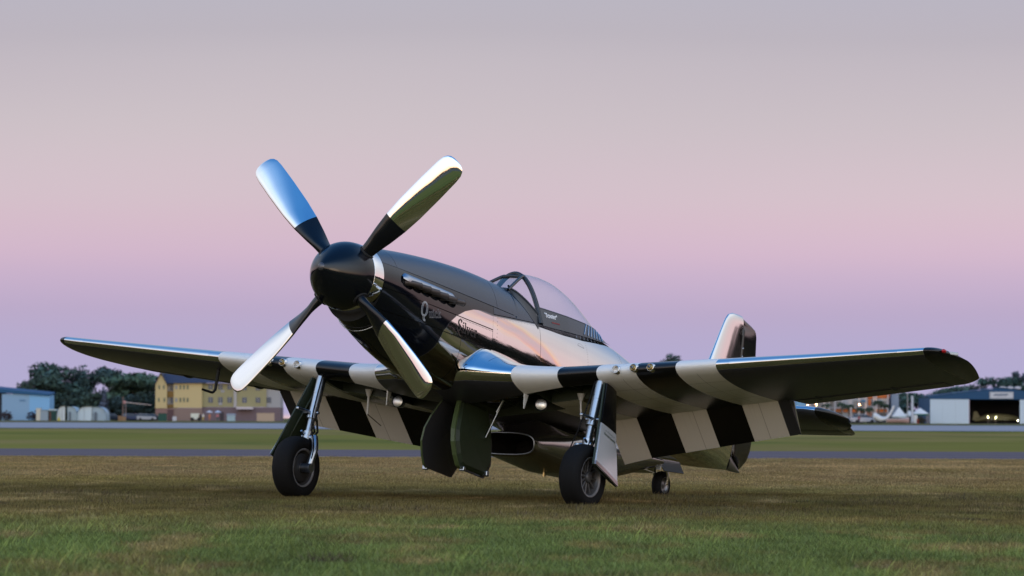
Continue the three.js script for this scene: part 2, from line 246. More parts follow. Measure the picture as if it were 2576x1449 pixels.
{ const D = 852; let t = at('utility_pole', 'bare brown pole between the white tents and the yellow building', 'pole', 309, D); const h = GY(309, 998, D); mesh('pole', rod([0, 0, 0], [0, h, 0], .17, .11, 8), wallM([.16, .11, .10]), t); mesh('insulator', box(.5, .12, .12, 0, h * .96, 0), wallM([.16, .11, .10]), t);
  t = at('barrier_boom', 'pale raised boom with a reddish end right of the bare pole', 'barrier', 345, D + 2); const y = GY(345, 1015, D); mesh('arm', rod([-3, y + .3, 0], [3.2, y - .35, 0], .11, .08, 8), wallM([.50, .42, .40]), t); mesh('weight', rbox(.7, .6, .4, .06, -3, y + .3, 0), wallM([.55, .25, .24]), t); mesh('post', rod([-2.6, 0, 0], [-2.6, y + .3, 0], .10, .10, 8), wallM([.25, .2, .2]), t);
  t = at('crate_stack', 'tan wooden crate at the foot of the bare pole', 'crate', 306, D - 4); front(t, D, 'crate', 297, 1046, 306, 1059, D - 4, 1.2, wallM([.22, .13, .07])); front(t, D, 'crate', 306.4, 1048, 316, 1059, D - 4, 1.2, wallM([.24, .15, .08])); }
// -- cars: one shape, several colours
function car(px, D, color, label, turn = 0, k = 1) {
  const t = at('parked_car', label, 'car', px, D, 'cars parked along the far edge of the field'); t.rotation.y = turn; t.scale.setScalar(k);
  const prof = (pts, w, r) => { const s = new THREE.Shape(pts.map((p) => new THREE.Vector2(...p))); return new THREE.ExtrudeGeometry(s, { depth: w - 2 * r, bevelEnabled: true, bevelSize: r, bevelThickness: r, bevelSegments: 2 }).translate(0, 0, -(w - 2 * r) / 2); };
  mesh('body', prof([[-2.2, .35], [2.2, .35], [2.25, .75], [1.3, .95], [-2.15, 1.0], [-2.25, .7]], 1.75, .08), gloss(color, .25), t);
  mesh('cabin', prof([[-2.0, .98], [1.15, .96], [.45, 1.5], [-1.6, 1.52]], 1.5, .1), glassM, t); mesh('roof', prof([[-1.65, 1.5], [.5, 1.48], [.3, 1.58], [-1.5, 1.6]], 1.4, .05), gloss(color, .25), t);
  for (const x of [-1.4, 1.4]) for (const z of [-.8, .8]) mesh('wheel', new THREE.CylinderGeometry(.34, .34, .22, 18).rotateX(Math.PI / 2).translate(x, .34, z), M0.rubber, t);
  mesh('headlight', rbox(.06, .14, .35, .02, 2.26, .72, .55), wallM([.6, .6, .6], .2), t); mesh('headlight', rbox(.06, .14, .35, .02, 2.26, .72, -.55), wallM([.6, .6, .6], .2), t);
}
car(282, 868, [.02, .03, .05], 'dark blue car nearest the second white tent', .5); car(326, 864, [.03, .05, .12], 'blue car just right of the tan crates', .9); car(343, 870, [.20, .07, .09], 'reddish car between the blue car and the white car', 2.7); car(366, 866, [.35, .37, .42], 'pale car left of the green bin', .3); car(384, 874, [.02, .02, .03], 'black car behind the green bin', -.4);
{ const D = 856, t = at('green_bin', 'large dark green bin at the corner of the yellow building', 'bin', 408, D); front(t, D, 'body', 398, 1041, 418, 1059, D, 1.6, wallM([.02, .075, .06])); front(t, D, 'lid', 397.5, 1039.4, 418.5, 1041, D - .05, 1.75, wallM([.015, .05, .045])); }
// -- yellow building
{
  const D = 880, t = at('yellow_building', 'three storey yellow building with a dark blue roof and brick ground floor', 'building', 540, D), Y1 = wallM([0.540, 0.432, 0.223]), Y2 = wallM([0.311, 0.284, 0.155]), P = t.position;
  const brickA = wallM([0.240, 0.144, 0.132]), brickB = wallM([0.156, 0.114, 0.132]), grey = wallM([.34, .34, .36]), win = mat([.07, .095, .14], .25), winG = mat([.10, .13, .09], .3), trimM = wallM([.42, .40, .40]);
  const F = (n, a, b, c, d, dd, dep, m, par = t) => { const A = place(a, b, D + dd), B = place(c, d, D + dd); return mesh(n, box(Math.abs(B[0] - A[0]), Math.abs(A[1] - B[1]), dep, (A[0] + B[0]) / 2 - P.x, (A[1] + B[1]) / 2 - P.y, -(D + dd) - dep / 2 - P.z), m, par); };
  // gabled end bay
  F('wall', 391, 967, 419.5, 1027, 0, 14, Y1);
  const L = (px, py, dz) => { const q = place(px, py, D); return [q[0] - P.x, q[1] - P.y, q[2] - P.z - dz]; };
  mesh('gable', flat(skin([[L(391, 967, 0), L(404.5, 940, 0), L(419.5, 967, 0)], [L(391, 967, 13), L(404.5, 940, 13), L(419.5, 967, 13)]], { closed: true, capA: true, capB: true })), Y1, t);
  const roofM = wallM([.030, .038, .075], .7);
  mesh('roof', [flat(skin([[L(388, 970.5, -.5), L(404.5, 937.5, -.5), L(404.5, 936, -.5), L(387, 970.5, -.5)], [L(388, 970.5, 14), L(404.5, 937.5, 14), L(404.5, 936, 14), L(387, 970.5, 14)]], { closed: true, capA: true })), flat(skin([[L(404.5, 937.5, -.5), L(422, 968, -.5), L(423, 968, -.5), L(404.5, 936, -.5)], [L(404.5, 937.5, 14), L(422, 968, 14), L(423, 968, 14), L(404.5, 936, 14)]], { closed: true, capA: true })), flat(skin([[L(418, 964, -.5), L(705, 962, -.5)], [L(408, 938, 6), L(705, 934, 6)], [L(408, 960, 14), L(705, 960, 14)]]))], roofM, t);
  for (const [x, y] of [[400.5, 974], [412, 974], [399.5, 1006], [413.5, 1006]]) F('window', x - 2, y - 5, x + 2, y + 5, -.06, .1, winG);
  F('wall', 419.5, 963, 437, 1027, 1.6, 10, grey); for (const y of [967, 1000]) F('window', 428, y, 435, y + 15, 1.5, .1, win); F('balcony_panel', 421, 984, 437, 999, 1.2, .3, wallM([.26, .16, .05])); F('balcony_panel', 421, 1017, 437, 1026, 1.2, .3, wallM([.24, .15, .05])); F('door', 421.5, 967, 427, 983, 1.5, .1, trimM);
  F('wall', 437, 961.5, 508, 1026, .2, 12, Y1); for (const y of [974, 1006]) { for (const x of [453.7, 462.7, 472]) F('window', x - 2.1, y - 5.4, x + 2.1, y + 5.4, .12, .1, winG); F('window', 440, y - 5, 446.5, y + 5, .12, .1, mat([.26, .27, .27], .4)); }
  F('wall', 508.6, 964, 588, 1024, .8, 12, Y2); for (const y of [973, 1006]) for (const x of [529.7, 554.3, 577.6]) { const w = F('window', x - 5.6, y - 6.8, x + 5.6, y + 6.8, .7, .12, win); F('frame', x - .4, y - 6.6, x + .4, y + 6.6, .66, .06, trimM, w); }
  for (const [x, y] of [[554.5, 1016], [560, 984]]) F('vent', x - 4.5, y - 3, x + 4.5, y + 3.2, .7, .1, grey);
  F('pilaster', 588.2, 964, 595, 1024, .5, 1, trimM); F('wall', 595.2, 964, 670, 1024, .8, 12, Y2); for (const y of [975, 1006.5]) for (const x of [615, 649]) { const w = F('window', x - 5.6, y - 6.8, x + 5.6, y + 6.8, .7, .12, win); F('frame', x - .4, y - 6.6, x + .4, y + 6.6, .66, .06, trimM, w); }
  F('wall', 670.2, 964, 705, 1026, 1.2, 12, grey); F('window', 669.5 + 1.5, 999.5, 682, 1013.5, 1.1, .12, win);
  F('ground_floor_wall', 391, 1027.4, 437, 1060, .1, 12, brickA); F('ground_floor_wall', 437.2, 1026.4, 508, 1060, .3, 12, wallM([.24, .17, .15])); F('ground_floor_wall', 508.4, 1024.4, 705, 1060, .9, 12, brickB);
  F('door', 421, 1030, 436, 1059, 0, .1, wallM([.10, .055, .06])); F('awning', 594, 1023.5, 636, 1029.5, -.9, 1.5, wallM([.55, .50, .55])); F('doorway', 553, 1037, 563, 1060, .8, .12, wallM([.05, .04, .05]));
}
{ const D = 862; let t = at('plastered_wall', 'low beige wall at the right foot of the yellow building', 'wall', 668, D); front(t, D, 'wall', 646, 1039.5, 690, 1060, D, .5, wallM([.42, .32, .24])); front(t, D, 'coping', 645.5, 1038.5, 690.5, 1039.5, D - .05, .6, wallM([.34, .26, .2]));
  t = at('ticket_kiosk', 'pale blue kiosk before the brick ground floor', 'kiosk', 580, D); front(t, D, 'body', 571, 1045, 590.5, 1060, D, 1.7, wallM([.34, .46, .52])); front(t, D, 'hood', 570, 1040.5, 591.5, 1045, D - .1, 1.9, wallM([.28, .34, .46]));
  t = at('box_truck', 'white box truck parked before the yellow building', 'truck', 490, D); front(t, D, 'cargo_box', 480, 1040, 499, 1055, D, 2.3, wallM([.66, .68, .60])); front(t, D, 'cab', 499.2, 1044, 504, 1055.5, D, 2.1, wallM([.55, .42, .30])); front(t, D, 'windscreen', 501, 1045, 504.4, 1049, D - .04, 2.0, glassM); front(t, D, 'chassis', 480, 1055, 504, 1057, D + .2, 1.8, M0.rubber); for (const x of [483.5, 501]) mesh('wheel', new THREE.CylinderGeometry(.42, .42, .3, 16).rotateX(Math.PI / 2).translate(GX(x, D) - t.position.x, .42, .1), M0.rubber, t);
  t = at('white_drum', 'small white drum by the left brick wall', 'drum', 439, D); mesh('drum', [new THREE.CylinderGeometry(.48, .48, .95, 18).translate(0, .5, 0), new THREE.TorusGeometry(.48, .03, 6, 20).rotateX(Math.PI / 2).translate(0, .35, 0)], wallM([.6, .6, .66]), t); mesh('lid', new THREE.CylinderGeometry(.5, .5, .06, 18).translate(0, 1.0, 0), wallM([.5, .5, .55]), t); }
// -- people: one continuous body each
function person(px, D, label, cols, hat) {
  const t = at('person', label, 'person', px, D, undefined), N = 44, mc = new MarchingCubes(N, mat([1, 1, 1]), false, false, 40000), S = 1.0, a = rr(-.12, .12);
  const J = [[[0, .95, 0], [0, 1.38, 0], .15, .17], [[-.09, .92, 0], [-.10, .5, .02 + a], .095, .07], [[-.10, .5, .02 + a], [-.11, .08, -.02], .07, .05], [[.09, .92, 0], [.10, .5, .02 - a], .095, .07], [[.10, .5, .02 - a], [.11, .08, .03], .07, .05], [[-.11, .05, -.04], [-.11, .04, .13], .045, .04], [[.11, .05, -.02], [.11, .04, .15], .045, .04], [[-.19, 1.38, 0], [-.27, 1.10, .02], .06, .045], [[-.27, 1.10, .02], [-.22, .86, .12], .045, .035], [[.19, 1.38, 0], [.28, 1.10, .02], .06, .045], [[.28, 1.10, .02], [.24, .86, .10], .045, .035], [[0, 1.42, 0], [0, 1.55, .01], .055, .055], [[0, 1.63, .01], [0, 1.68, .01], .095, .095]];
  const f = mc.field, d2 = (p) => { let m = 0; for (const [A, B, r0, r1] of J) { const ab = [B[0] - A[0], B[1] - A[1], B[2] - A[2]], ap = [p[0] - A[0], p[1] - A[1], p[2] - A[2]], l = ab[0] ** 2 + ab[1] ** 2 + ab[2] ** 2, h = clamp((ap[0] * ab[0] + ap[1] * ab[1] + ap[2] * ab[2]) / l), d = Math.hypot(ap[0] - ab[0] * h, ap[1] - ab[1] * h, ap[2] - ab[2] * h) - lerp(r0, r1, h); m += Math.exp(-d * 45); } return -Math.log(m) / 45; };
  for (let k = 0; k < N; k++) for (let j = 0; j < N; j++) for (let i = 0; i < N; i++) { const p = [i, j, k].map((v) => (v / N - .5) * 2 * S); f[k * N * N + j * N + i] = -d2([p[0], p[1] + .9, p[2]]); }
  mc.isolation = 0; mc.update(); const n = mc.count ?? mc.positionArray.length / 3, pos = [], nor = [], col = [];
  for (let i = 0; i < n; i++) { const q = [0, 1, 2].map((k) => mc.positionArray[i * 3 + k] * S); q[1] += .9; pos.push(...q); nor.push(...[0, 1, 2].map((k) => mc.normalArray[i * 3 + k])); col.push(...(q[1] > 1.70 ? cols.hair : q[1] > 1.47 ? [.33, .2, .14] : q[1] > .93 && Math.abs(q[0]) < .30 ? (q[1] < 1.1 && Math.abs(q[0]) > .2 ? [.33, .2, .14] : cols.shirt) : q[1] > .1 ? cols.legs : [.05, .05, .05])); }
  const g = new THREE.BufferGeometry(); g.setAttribute('position', new THREE.Float32BufferAttribute(pos, 3)); g.setAttribute('normal', new THREE.Float32BufferAttribute(nor, 3)); g.setAttribute('color', new THREE.Float32BufferAttribute(col, 3));
  mesh('body', g, mat([1, 1, 1], .85, 0, { vertexColors: true }), t); if (hat) mesh('hat', [new THREE.SphereGeometry(.115, 14, 8, 0, 6.3, 0, 1.6).translate(0, 1.70, .01), new THREE.CylinderGeometry(.19, .20, .015, 18).translate(0, 1.70, .01)], wallM(hat), t);
}
person(511, 858, 'standing person in a white shirt and yellow trousers before the yellow building', { shirt: [.6, .6, .6], legs: [.5, .38, .12], hair: [.05, .04, .03] }, [.6, .6, .58]);
person(527, 858, 'standing person in an orange top under the white parasol', { shirt: [.48, .17, .09], legs: [.40, .16, .10], hair: [.05, .04, .03] });
person(547, 858, 'standing person in a pink top under the pale blue parasol', { shirt: [.5, .16, .2], legs: [.04, .10, .10], hair: [.10, .07, .04] });
person(505, 859, 'standing person in dark clothes right behind the white truck cab', { shirt: [.03, .03, .05], legs: [.03, .03, .04], hair: [.03, .02, .02] });
for (const [px, c, label] of [[527, [.55, .56, .62], 'white parasol over the person in orange'], [548, [.46, .54, .68], 'pale blue parasol over the person in pink']]) { const t = at('parasol', label, 'parasol', px, 859, 'parasols before the yellow building'); mesh('canopy', new THREE.ConeGeometry(.85, .5, 8).translate(0, 2.2, 0), wallM(c), t); mesh('pole', rod([0, 0, 0], [0, 2.2, 0], .025, .025, 8), M0.steel, t); }
// -- right: orange and white building
{
  const D = 885, t = at('orange_white_building', 'long white building with orange bands and lit wall lamps seen under the wing', 'building', 2130, D), P = t.position, wM = wallM([0.400, 0.425, 0.475]), oM = wallM([.42, .125, .035]), cM = wallM([.42, .41, .45]), dM = wallM([.10, .11, .13]);
  const F = (n, a, b, c, d, dd, dep, m, par = t) => { const A = place(a, b, D + dd), B = place(c, d, D + dd); return mesh(n, box(Math.abs(B[0] - A[0]), Math.abs(A[1] - B[1]), dep, (A[0] + B[0]) / 2 - P.x, (A[1] + B[1]) / 2 - P.y, -(D + dd) - dep / 2 - P.z), m, par); };
  F('wall', 2027, 990, 2232, 1062, 1.5, 12, wM); F('roof', 2024, 984, 2236, 990, 1, 13, wallM([.3, .32, .34]));
  F('upper_panel', 2183, 990.5, 2197, 1003, 1.2, .3, oM); F('upper_panel', 2201, 990.5, 2238, 1001.5, 1.2, .3, oM); F('orange_band', 2033, 1028.6, 2078, 1036.5, .9, .6, oM); F('orange_band', 2101, 1028.6, 2140, 1036.5, .9, .6, oM); F('orange_band', 2144, 1028.8, 2176, 1036.7, .9, .6, oM); F('orange_band', 2206, 1029, 2231, 1037, .9, .6, oM); F('orange_pier', 2184, 1005, 2191, 1020, .9, .6, oM); F('orange_pier', 2176, 1036, 2192, 1058, .9, .6, wallM([.36, .17, .12]));
  for (const x of [2037, 2055, 2073, 2086, 2100, 2119, 2140.5, 2161, 2178, 2198, 2204, 2234]) F('column', x - 1.5, 992, x + 1.5, 1061, .3, .5, cM);
  for (const [x0, x1] of [[2040, 2052], [2058, 2070], [2089, 2098], [2104, 2116], [2146, 2158], [2164, 2175], [2207, 2230]]) { F('window', x0, 1008, x1, 1024, 1.35, .2, mat([.20, .21, .23], .3)); F('shopfront', x0, 1040, x1, 1060, 1.35, .2, dM); }
  F('terrace_slab', 2027, 1026, 2232, 1028, .4, 1.2, cM); F('awning', 2077, 1005, 2100, 1009, .2, 1.2, wallM([.30, .36, .36])); F('blue_flag', 2167, 1006, 2178, 1011, -.2, .05, wallM([.02, .11, .25]));
  const side = at('blue_annexe', 'flat blue grey annexe at the right end of the orange and white building', 'building', 2252, D + 3); front(side, D, 'wall', 2242, 992, 2261, 1062, D + 3, 8, wallM([.24, .30, .40])); front(side, D, 'roof', 2241, 990, 2262, 992, D + 2.9, 8.4, wallM([.2, .24, .3]));
  const bl = at('blue_panel_wall', 'pale blue wall seen between striped flap and tailplane', 'wall', 2016, D - 8); front(bl, D, 'wall', 2003, 1000, 2026, 1062, D - 8, 6, wallM([.19, .38, .60])); front(bl, D, 'roof', 2002, 998, 2027, 1000, D - 8.2, 6.4, wallM([.1, .2, .32]));
  for (const [i, px] of [2032, 2053, 2161.5, 2202].entries()) {
    const q = place(px, 1017.6, D - .6), l = thing('wall_lamp', ['warm wall lamp, first from the left on the white building', 'warm wall lamp, second from the left on the white building', 'warm wall lamp below the blue flag', 'warm wall lamp beside the palm before the orange panel'][i], 'lamp', q, 0, 'lit lamps on the white building');
    mesh('globe', new THREE.SphereGeometry(.20, 14, 10), new THREE.MeshStandardMaterial({ color: lin(.8, .6, .4), emissive: lin(1, .58, .28), emissiveIntensity: 3.5 }), l); mesh('bracket', rod([0, 0, -.2], [0, .05, -.9], .03, .03, 6), M0.steel, l);
    const pl = new THREE.PointLight(lin(1, .58, .28), 8, 14); pl.position.set(0, 0, .3); pl.castShadow = true; l.add(pl);
  }
}
function palm(px, pyTop, w, D, label) {
  const h = GY(px, pyTop, D), t = at('palm_tree', label, 'tree', px, D, 'palms before the white building'), W = w / FPX * D, fr = [];
  mesh('trunk', tube([[0, 0, 0], [.08, h * .4, 0], [0, h * .86, 0]], .19, 12, 8), wallM([.17, .14, .12]), t);
  for (let k = 0; k < 26; k++) { const a = k * 2.4, up = rr(-.5, 1), L = W * .55 * rr(.8, 1.1); fr.push(skin(range(0, 1, 6).map((u) => { const r = L * u, y = h * .86 + (up * .5 * u - .9 * u * u + .35 * u) * L, ww = .34 * Math.sin(Math.PI * clamp(u * .9 + .08)); return [-1, 0, 1].map((s) => [r * Math.cos(a) - s * ww * Math.sin(a), y - Math.abs(s) * .15, r * Math.sin(a) + s * ww * Math.cos(a)]); }))); }
  mesh('fronds', fr, mat([.028, .048, .026], .9, 0, { side: THREE.DoubleSide }), t);
}
palm(2079, 1010, 22, 872, 'short palm near the left end of the white building'); palm(2117, 1006, 26, 870, 'palm before the middle of the white building'); palm(2135, 1012, 30, 868, 'leaning palm right of the middle palm'); palm(2166, 1022, 30, 866, 'low spreading palm below the blue flag'); palm(2187, 1020, 24, 868, 'low palm beside the brick pier'); palm(2210, 1001, 34, 870, 'tallest palm, before the upper orange panel'); palm(2224, 1010, 24, 872, 'palm at the right end of the orange panel');
car(2172, 862, [.42, .43, .50], 'white van parked before the palms', .2, 1.25); car(2200, 864, [.10, .12, .22], 'blue car right of the white van', -.3, .9); car(2152, 864, [.22, .22, .26], 'grey car left of the white van', .4, .9);
person(2161, 856, 'standing person in a red and dark outfit before the white van', { shirt: [.3, .06, .08], legs: [.04, .04, .08], hair: [.04, .03, .02] });
{ // light aircraft with an upswept tail, seen end on behind the tailplane tip
  const D = 858, t = at('light_aircraft', 'small white aircraft with a curved upswept body before the white building', 'aircraft', 2222, D), P = t.position, L = (px, py) => { const q = place(px, py, D); return [q[0] - P.x, q[1] - P.y, 0]; };
  const body = (pts, rs) => { const c = new THREE.CatmullRomCurve3(pts.map(V)); return skin(range(0, 1, 20).map((u) => { const p = c.getPoint(u), tg = c.getTangent(u), nx = -tg.y, ny = tg.x, r = interp(rs, u); return range(0, 2 * Math.PI, 12).slice(0, -1).map((a) => [p.x + nx * r * Math.cos(a), p.y + ny * r * Math.cos(a), r * 1.3 * Math.sin(a)]); }), { closed: true, capA: true, capB: true }); };
  mesh('fuselage', body([L(2199, 1040), L(2204, 1048), L(2214, 1054), L(2228, 1054)], [[0, .35], [.3, .75], [.7, .7], [1, .45]]), wallM([.64, .66, .68], .4), t); mesh('tail', body([L(2227, 1054), L(2236, 1046), L(2243, 1034), L(2249, 1021)], [[0, .42], [.5, .3], [1, .24]]), wallM([.58, .60, .62], .4), t);
  mesh('trolley', [box(2.1, .5, 1.2, L(2215, 1061)[0], .48, 0), ...[-.8, .8].map((x) => new THREE.CylinderGeometry(.22, .22, 1.3, 14).rotateX(Math.PI / 2).translate(L(2215, 1061)[0] + x, .22, 0))], wallM([.05, .05, .055]), t);
  const b = at('boat', 'low pale pink boat hull on the grass beside the upswept aircraft', 'boat', 2258, 856), hull = range(0, 1, 16).map((u) => { const w = .9 * Math.pow(Math.sin(Math.PI * clamp(.12 + u * .8)), .6), x = lerp(-2.5, 2.6, u), top = .95 + .25 * u * u; return [[x, top, -w], [x, .35, -w * .75], [x, .12, 0], [x, .35, w * .75], [x, top, w]]; });
  mesh('hull', skin(hull, { capA: true, capB: true }), wallM([.52, .36, .36], .4), b); mesh('deck', skin(hull.map((r) => [r[0], [r[0][0], r[0][1] + .12, 0], r[4]])), wallM([.56, .46, .45], .5), b); mesh('cabin', rbox(1.7, .5, 1.0, .15, -.6, 1.2, 0), wallM([.10, .13, .14], .3), b);
}
function canopyTent(px0, px1, pyTop, pyEave, D, label, edge) {
  const t = at('canopy_tent', label, 'tent', (px0 + px1) / 2, D, 'white canopy tents on the far side'), w = (px1 - px0) / FPX * D, yT = GY(px0, pyTop, D), yE = GY(px0, pyEave, D);
  mesh('roof', flat(skin([range(0, 3, 3).map((k) => { const a = Math.PI / 4 + k * Math.PI / 2; return [Math.cos(a) * w * .7, yE, Math.sin(a) * w * .7 - w / 2]; }), range(0, 3, 3).map((k) => { const a = Math.PI / 4 + k * Math.PI / 2; return [Math.cos(a) * w * .32, lerp(yE, yT, .55), Math.sin(a) * w * .32 - w / 2]; }), range(0, 3, 3).map((k) => { const a = Math.PI / 4 + k * Math.PI / 2; return [Math.cos(a) * .06, yT, Math.sin(a) * .06 - w / 2]; })], { closed: true, capB: true })), wallM([.66, .69, .71], .6), t);
  mesh('valance', box(w, .35, .04, 0, yE - .17, 0), wallM(edge), t); for (const x of [-.48, .48]) for (const z of [0, -1]) mesh('leg', rod([x * w, 0, z * w], [x * w, yE, z * w], .05, .05, 8), M0.steel, t);
}
canopyTent(2246, 2281, 1024, 1047, 866, 'white peaked canopy tent behind the boat', [.50, .56, .56]); canopyTent(2297, 2337, 1026, 1041, 862, 'white peaked canopy tent with a dark green edge left of the hangar', [.01, .10, .06]); canopyTent(2278, 2300, 1032, 1044, 872, 'small white canopy tent between the two larger ones', [.5, .56, .6]);
{ const D = 860; let t; for (const [px, py, r, c, label] of [[2295, 996, .32, [.50, .54, .62], 'thick pale pole before the trees left of the hangar'], [2283, 985, .13, [.30, .30, .30], 'thin grey pole left of the thick pale pole']]) { t = at('tall_pole', label, 'pole', px, D); const h = GY(px, py, D); mesh('shaft', rod([0, 0, 0], [0, h, 0], r, r * .8, 12), wallM(c), t); mesh('base', rod([0, 0, 0], [0, .4, 0], r * 1.6, r * 1.5, 12), wallM([.3, .3, .32]), t); }
  t = at('red_bin', 'small red bin beneath the green edged tent', 'bin', 2309, 856); mesh('body', rbox(.55, .85, .5, .05, 0, .5, 0), wallM([.45, .07, .04]), t); mesh('lid', rbox(.6, .1, .55, .03, 0, .97, 0), wallM([.3, .05, .03]), t);
  t = at('white_fridge', 'white upright cabinet under the green edged tent', 'cabinet', 2303, 860); mesh('body', rbox(.8, 1.9, .7, .05, 0, 1.0, 0), wallM([.6, .62, .64]), t); mesh('door', rbox(.72, 1.7, .05, .02, 0, 1.0, .37), wallM([.64, .66, .68]), t);
  shrub2(2318, 22, 20); }
function shrub2(px, w, h) { const D = 854, t = at('shrub', 'green brown shrub at the corner of the hangar with the sign', 'shrub', px, D), W = w / FPX * D, H = h / FPX * D; mesh('leaves', foliage([[0, H * .45, 0, W * .5, H * .5, W * .4]], 260, W * .10), leafMat([.06, .055, .03]), t); mesh('stem', rod([0, 0, 0], [0, H * .6, 0], .06, .03, 6), BARK, t); }
// -- right: hangar with a sign, doors open on a dark interior
{
  const D = 868, t = at('open_hangar', 'hangar with blue gable, white sliding doors and a white sign over its dark opening', 'hangar', 2480, D), P = t.position, blue = wallM([.022, .075, .17], .95), dW = wallM([0.540, 0.648, 0.756], .8), L = (px, py, z) => { const q = place(px, py, D); return [q[0] - P.x, q[1] - P.y, z]; };
  const F = (n, a, b, c, d, dd, dep, m, par = t) => { const A = place(a, b, D + dd), B = place(c, d, D + dd); return mesh(n, box(Math.abs(B[0] - A[0]), Math.abs(A[1] - B[1]), dep, (A[0] + B[0]) / 2 - P.x, (A[1] + B[1]) / 2 - P.y, -(D + dd) - dep / 2 - P.z), m, par); };
  const fas = [L(2338, 1004, 0), L(2338, 997.5, 0), L(2521, 975.5, 0), L(2705, 999, 0), L(2705, 1006, 0)];
  mesh('gable', flat(skin([fas, fas.map((p) => [p[0], p[1], -.3])], { closed: true, capA: true, capB: true })), blue, t);
  const rf = [L(2336, 997, .2), L(2521, 974.5, .2), L(2707, 998.5, .2)]; mesh('roof', flat(skin([rf, rf.map((p) => [p[0], p[1] + .05, -24])])), wallM([.022, .075, .17], .95), t);
  for (const [a, b] of [[2340, 2371], [2371.4, 2404], [2404.4, 2437.2], [2565.5, 2600], [2600.4, 2640], [2640.4, 2703]]) { const d = F('sliding_door', a, 1003.8, b, 1066, .05, .15, dW); for (let k = 1; k < 5; k++) { const x = lerp(a, b, k / 5); F('door_seam', x - .25, 1004.5, x + .25, 1065, .0, .05, wallM([.44, .52, .60], .6), d); } }
  F('side_wall', 2338, 1000, 2339.6, 1066, .3, 23, blue); F('back_wall', 2338, 1000, 2705, 1066, 23, .3, wallM([.02, .022, .03])); F('floor', 2340, 1065.2, 2700, 1066, .4, 22, wallM([.06, .06, .06])); F('door_post', 2437.4, 1004, 2439, 1066, .02, .2, wallM([.45, .36, .42]));
  F('inner_lining', 2437, 1003.5, 2704, 1004.5, .4, 22, wallM([.012, .013, .018])); F('inner_wall', 2437.4, 1004, 2438.4, 1065, .4, 22, wallM([.012, .013, .018]));
  const A = place(2489.6, 985.6, D - .1), B = place(2549.4, 1003, D - .1), [sc, g] = canvas(512, 150); g.fillStyle = css(.50, .52, .58); g.fillRect(0, 0, 512, 150); g.strokeStyle = css(.10, .15, .25); g.lineWidth = 5; g.strokeRect(6, 6, 500, 138); g.fillStyle = css(.09, .13, .20); g.beginPath(); g.moveTo(70, 86); g.lineTo(110, 48); g.lineTo(410, 44); g.lineTo(384, 80); g.closePath(); g.fill(); g.fillStyle = css(.25, .28, .36); g.fillRect(150, 104, 210, 10);
  mesh('sign_board', box(B[0] - A[0], A[1] - B[1], .12, (A[0] + B[0]) / 2 - P.x, (A[1] + B[1]) / 2 - P.y, .12), wallM([.5, .52, .56]), t); mesh('sign_face', new THREE.PlaneGeometry(B[0] - A[0] - .1, A[1] - B[1] - .1).translate((A[0] + B[0]) / 2 - P.x, (A[1] + B[1]) / 2 - P.y, .19), new THREE.MeshStandardMaterial({ map: tex(sc), roughness: .5 }), t);
  for (const x of [2531, 2550, 2569]) { const q = L(x, 978, -6); mesh('roof_vent', [rbox(1.35, .55, 1.2, .1, q[0], q[1] + .25, -6), new THREE.CylinderGeometry(.3, .3, .5, 14).rotateX(Math.PI / 2).translate(q[0] - .2, q[1] + .35, -5.2)], wallM([.50, .52, .60], .4), t); }
  // parked aircraft and lamps inside
  const ac = thing('hangared_aircraft', 'olive drab aircraft with a tall tail parked inside the open hangar', 'aircraft', [GX(2505, D + 9), 0, -(D + 9)]), Q = ac.position, olive = wallM([.20, .19, .10], .5), LL = (px, py) => { const q = place(px, py, D + 9); return [q[0] - Q.x, q[1] - Q.y]; };
  const fz = [[2452, 1058, .25], [2462, 1055, .45], [2480, 1050, .75], [2505, 1050, .85], [2535, 1051, .8], [2555, 1052, .55], [2562, 1053, .15]].map(([x, y, r]) => { const c = LL(x, y); return range(0, 2 * Math.PI, 14).slice(0, -1).map((a) => [c[0], c[1] + r * Math.cos(a), r * Math.sin(a)]); });
  mesh('fuselage', skin(fz, { closed: true, capA: true, capB: true }), olive, ac); const tl = LL(2453, 1057), tt = LL(2452, 1035); mesh('tail_fin', flat(skin([[[tl[0] - .6, tl[1], -.06], [tl[0] + 1.5, tl[1] + .2, -.06], [tt[0] + .5, tt[1], -.03], [tt[0] - .2, tt[1], -.03]], [[tl[0] - .6, tl[1], .06], [tl[0] + 1.5, tl[1] + .2, .06], [tt[0] + .5, tt[1], .03], [tt[0] - .2, tt[1], .03]]], { closed: true, capA: true, capB: true })), olive, ac);
  const wq = LL(2520, 1056); mesh('wing', rbox(2.2, .22, 9, .1, wq[0], wq[1], 0), olive, ac); for (const x of [2492, 2528]) { const q = LL(x, 1062); mesh('wheel', new THREE.CylinderGeometry(.4, .4, .3, 16).rotateX(Math.PI / 2).translate(q[0], .42, 1.6), M0.rubber, ac); mesh('gear_leg', rod([q[0], .42, 1.5], [q[0], 1.1, 1.4], .06, .06, 8), M0.steel, ac); }
  for (const [i, [x, y]] of [[2485.5, 1049], [2505, 1050.5], [2560.5, 1057.5]].entries()) { const q = place(x, y, D + 5), l = thing('work_lamp', ['bright lamp inside the hangar, left of the three', 'bright lamp inside the hangar, middle of the three', 'bright lamp inside the hangar, right of the three near the door'][i], 'lamp', q, 0, 'lamps lit inside the open hangar'); mesh('globe', new THREE.SphereGeometry(.17, 12, 8), new THREE.MeshStandardMaterial({ color: lin(.8, .8, .6), emissive: lin(1, .92, .6), emissiveIntensity: 2.6 }), l); mesh('stand', rod([0, -q[1], 0], [0, -.15, 0], .03, .03, 6), M0.steel, l); const pl = new THREE.PointLight(lin(1, .92, .6), 5, 14); pl.position.set(0, 0, .25); pl.castShadow = true; l.add(pl); }
}
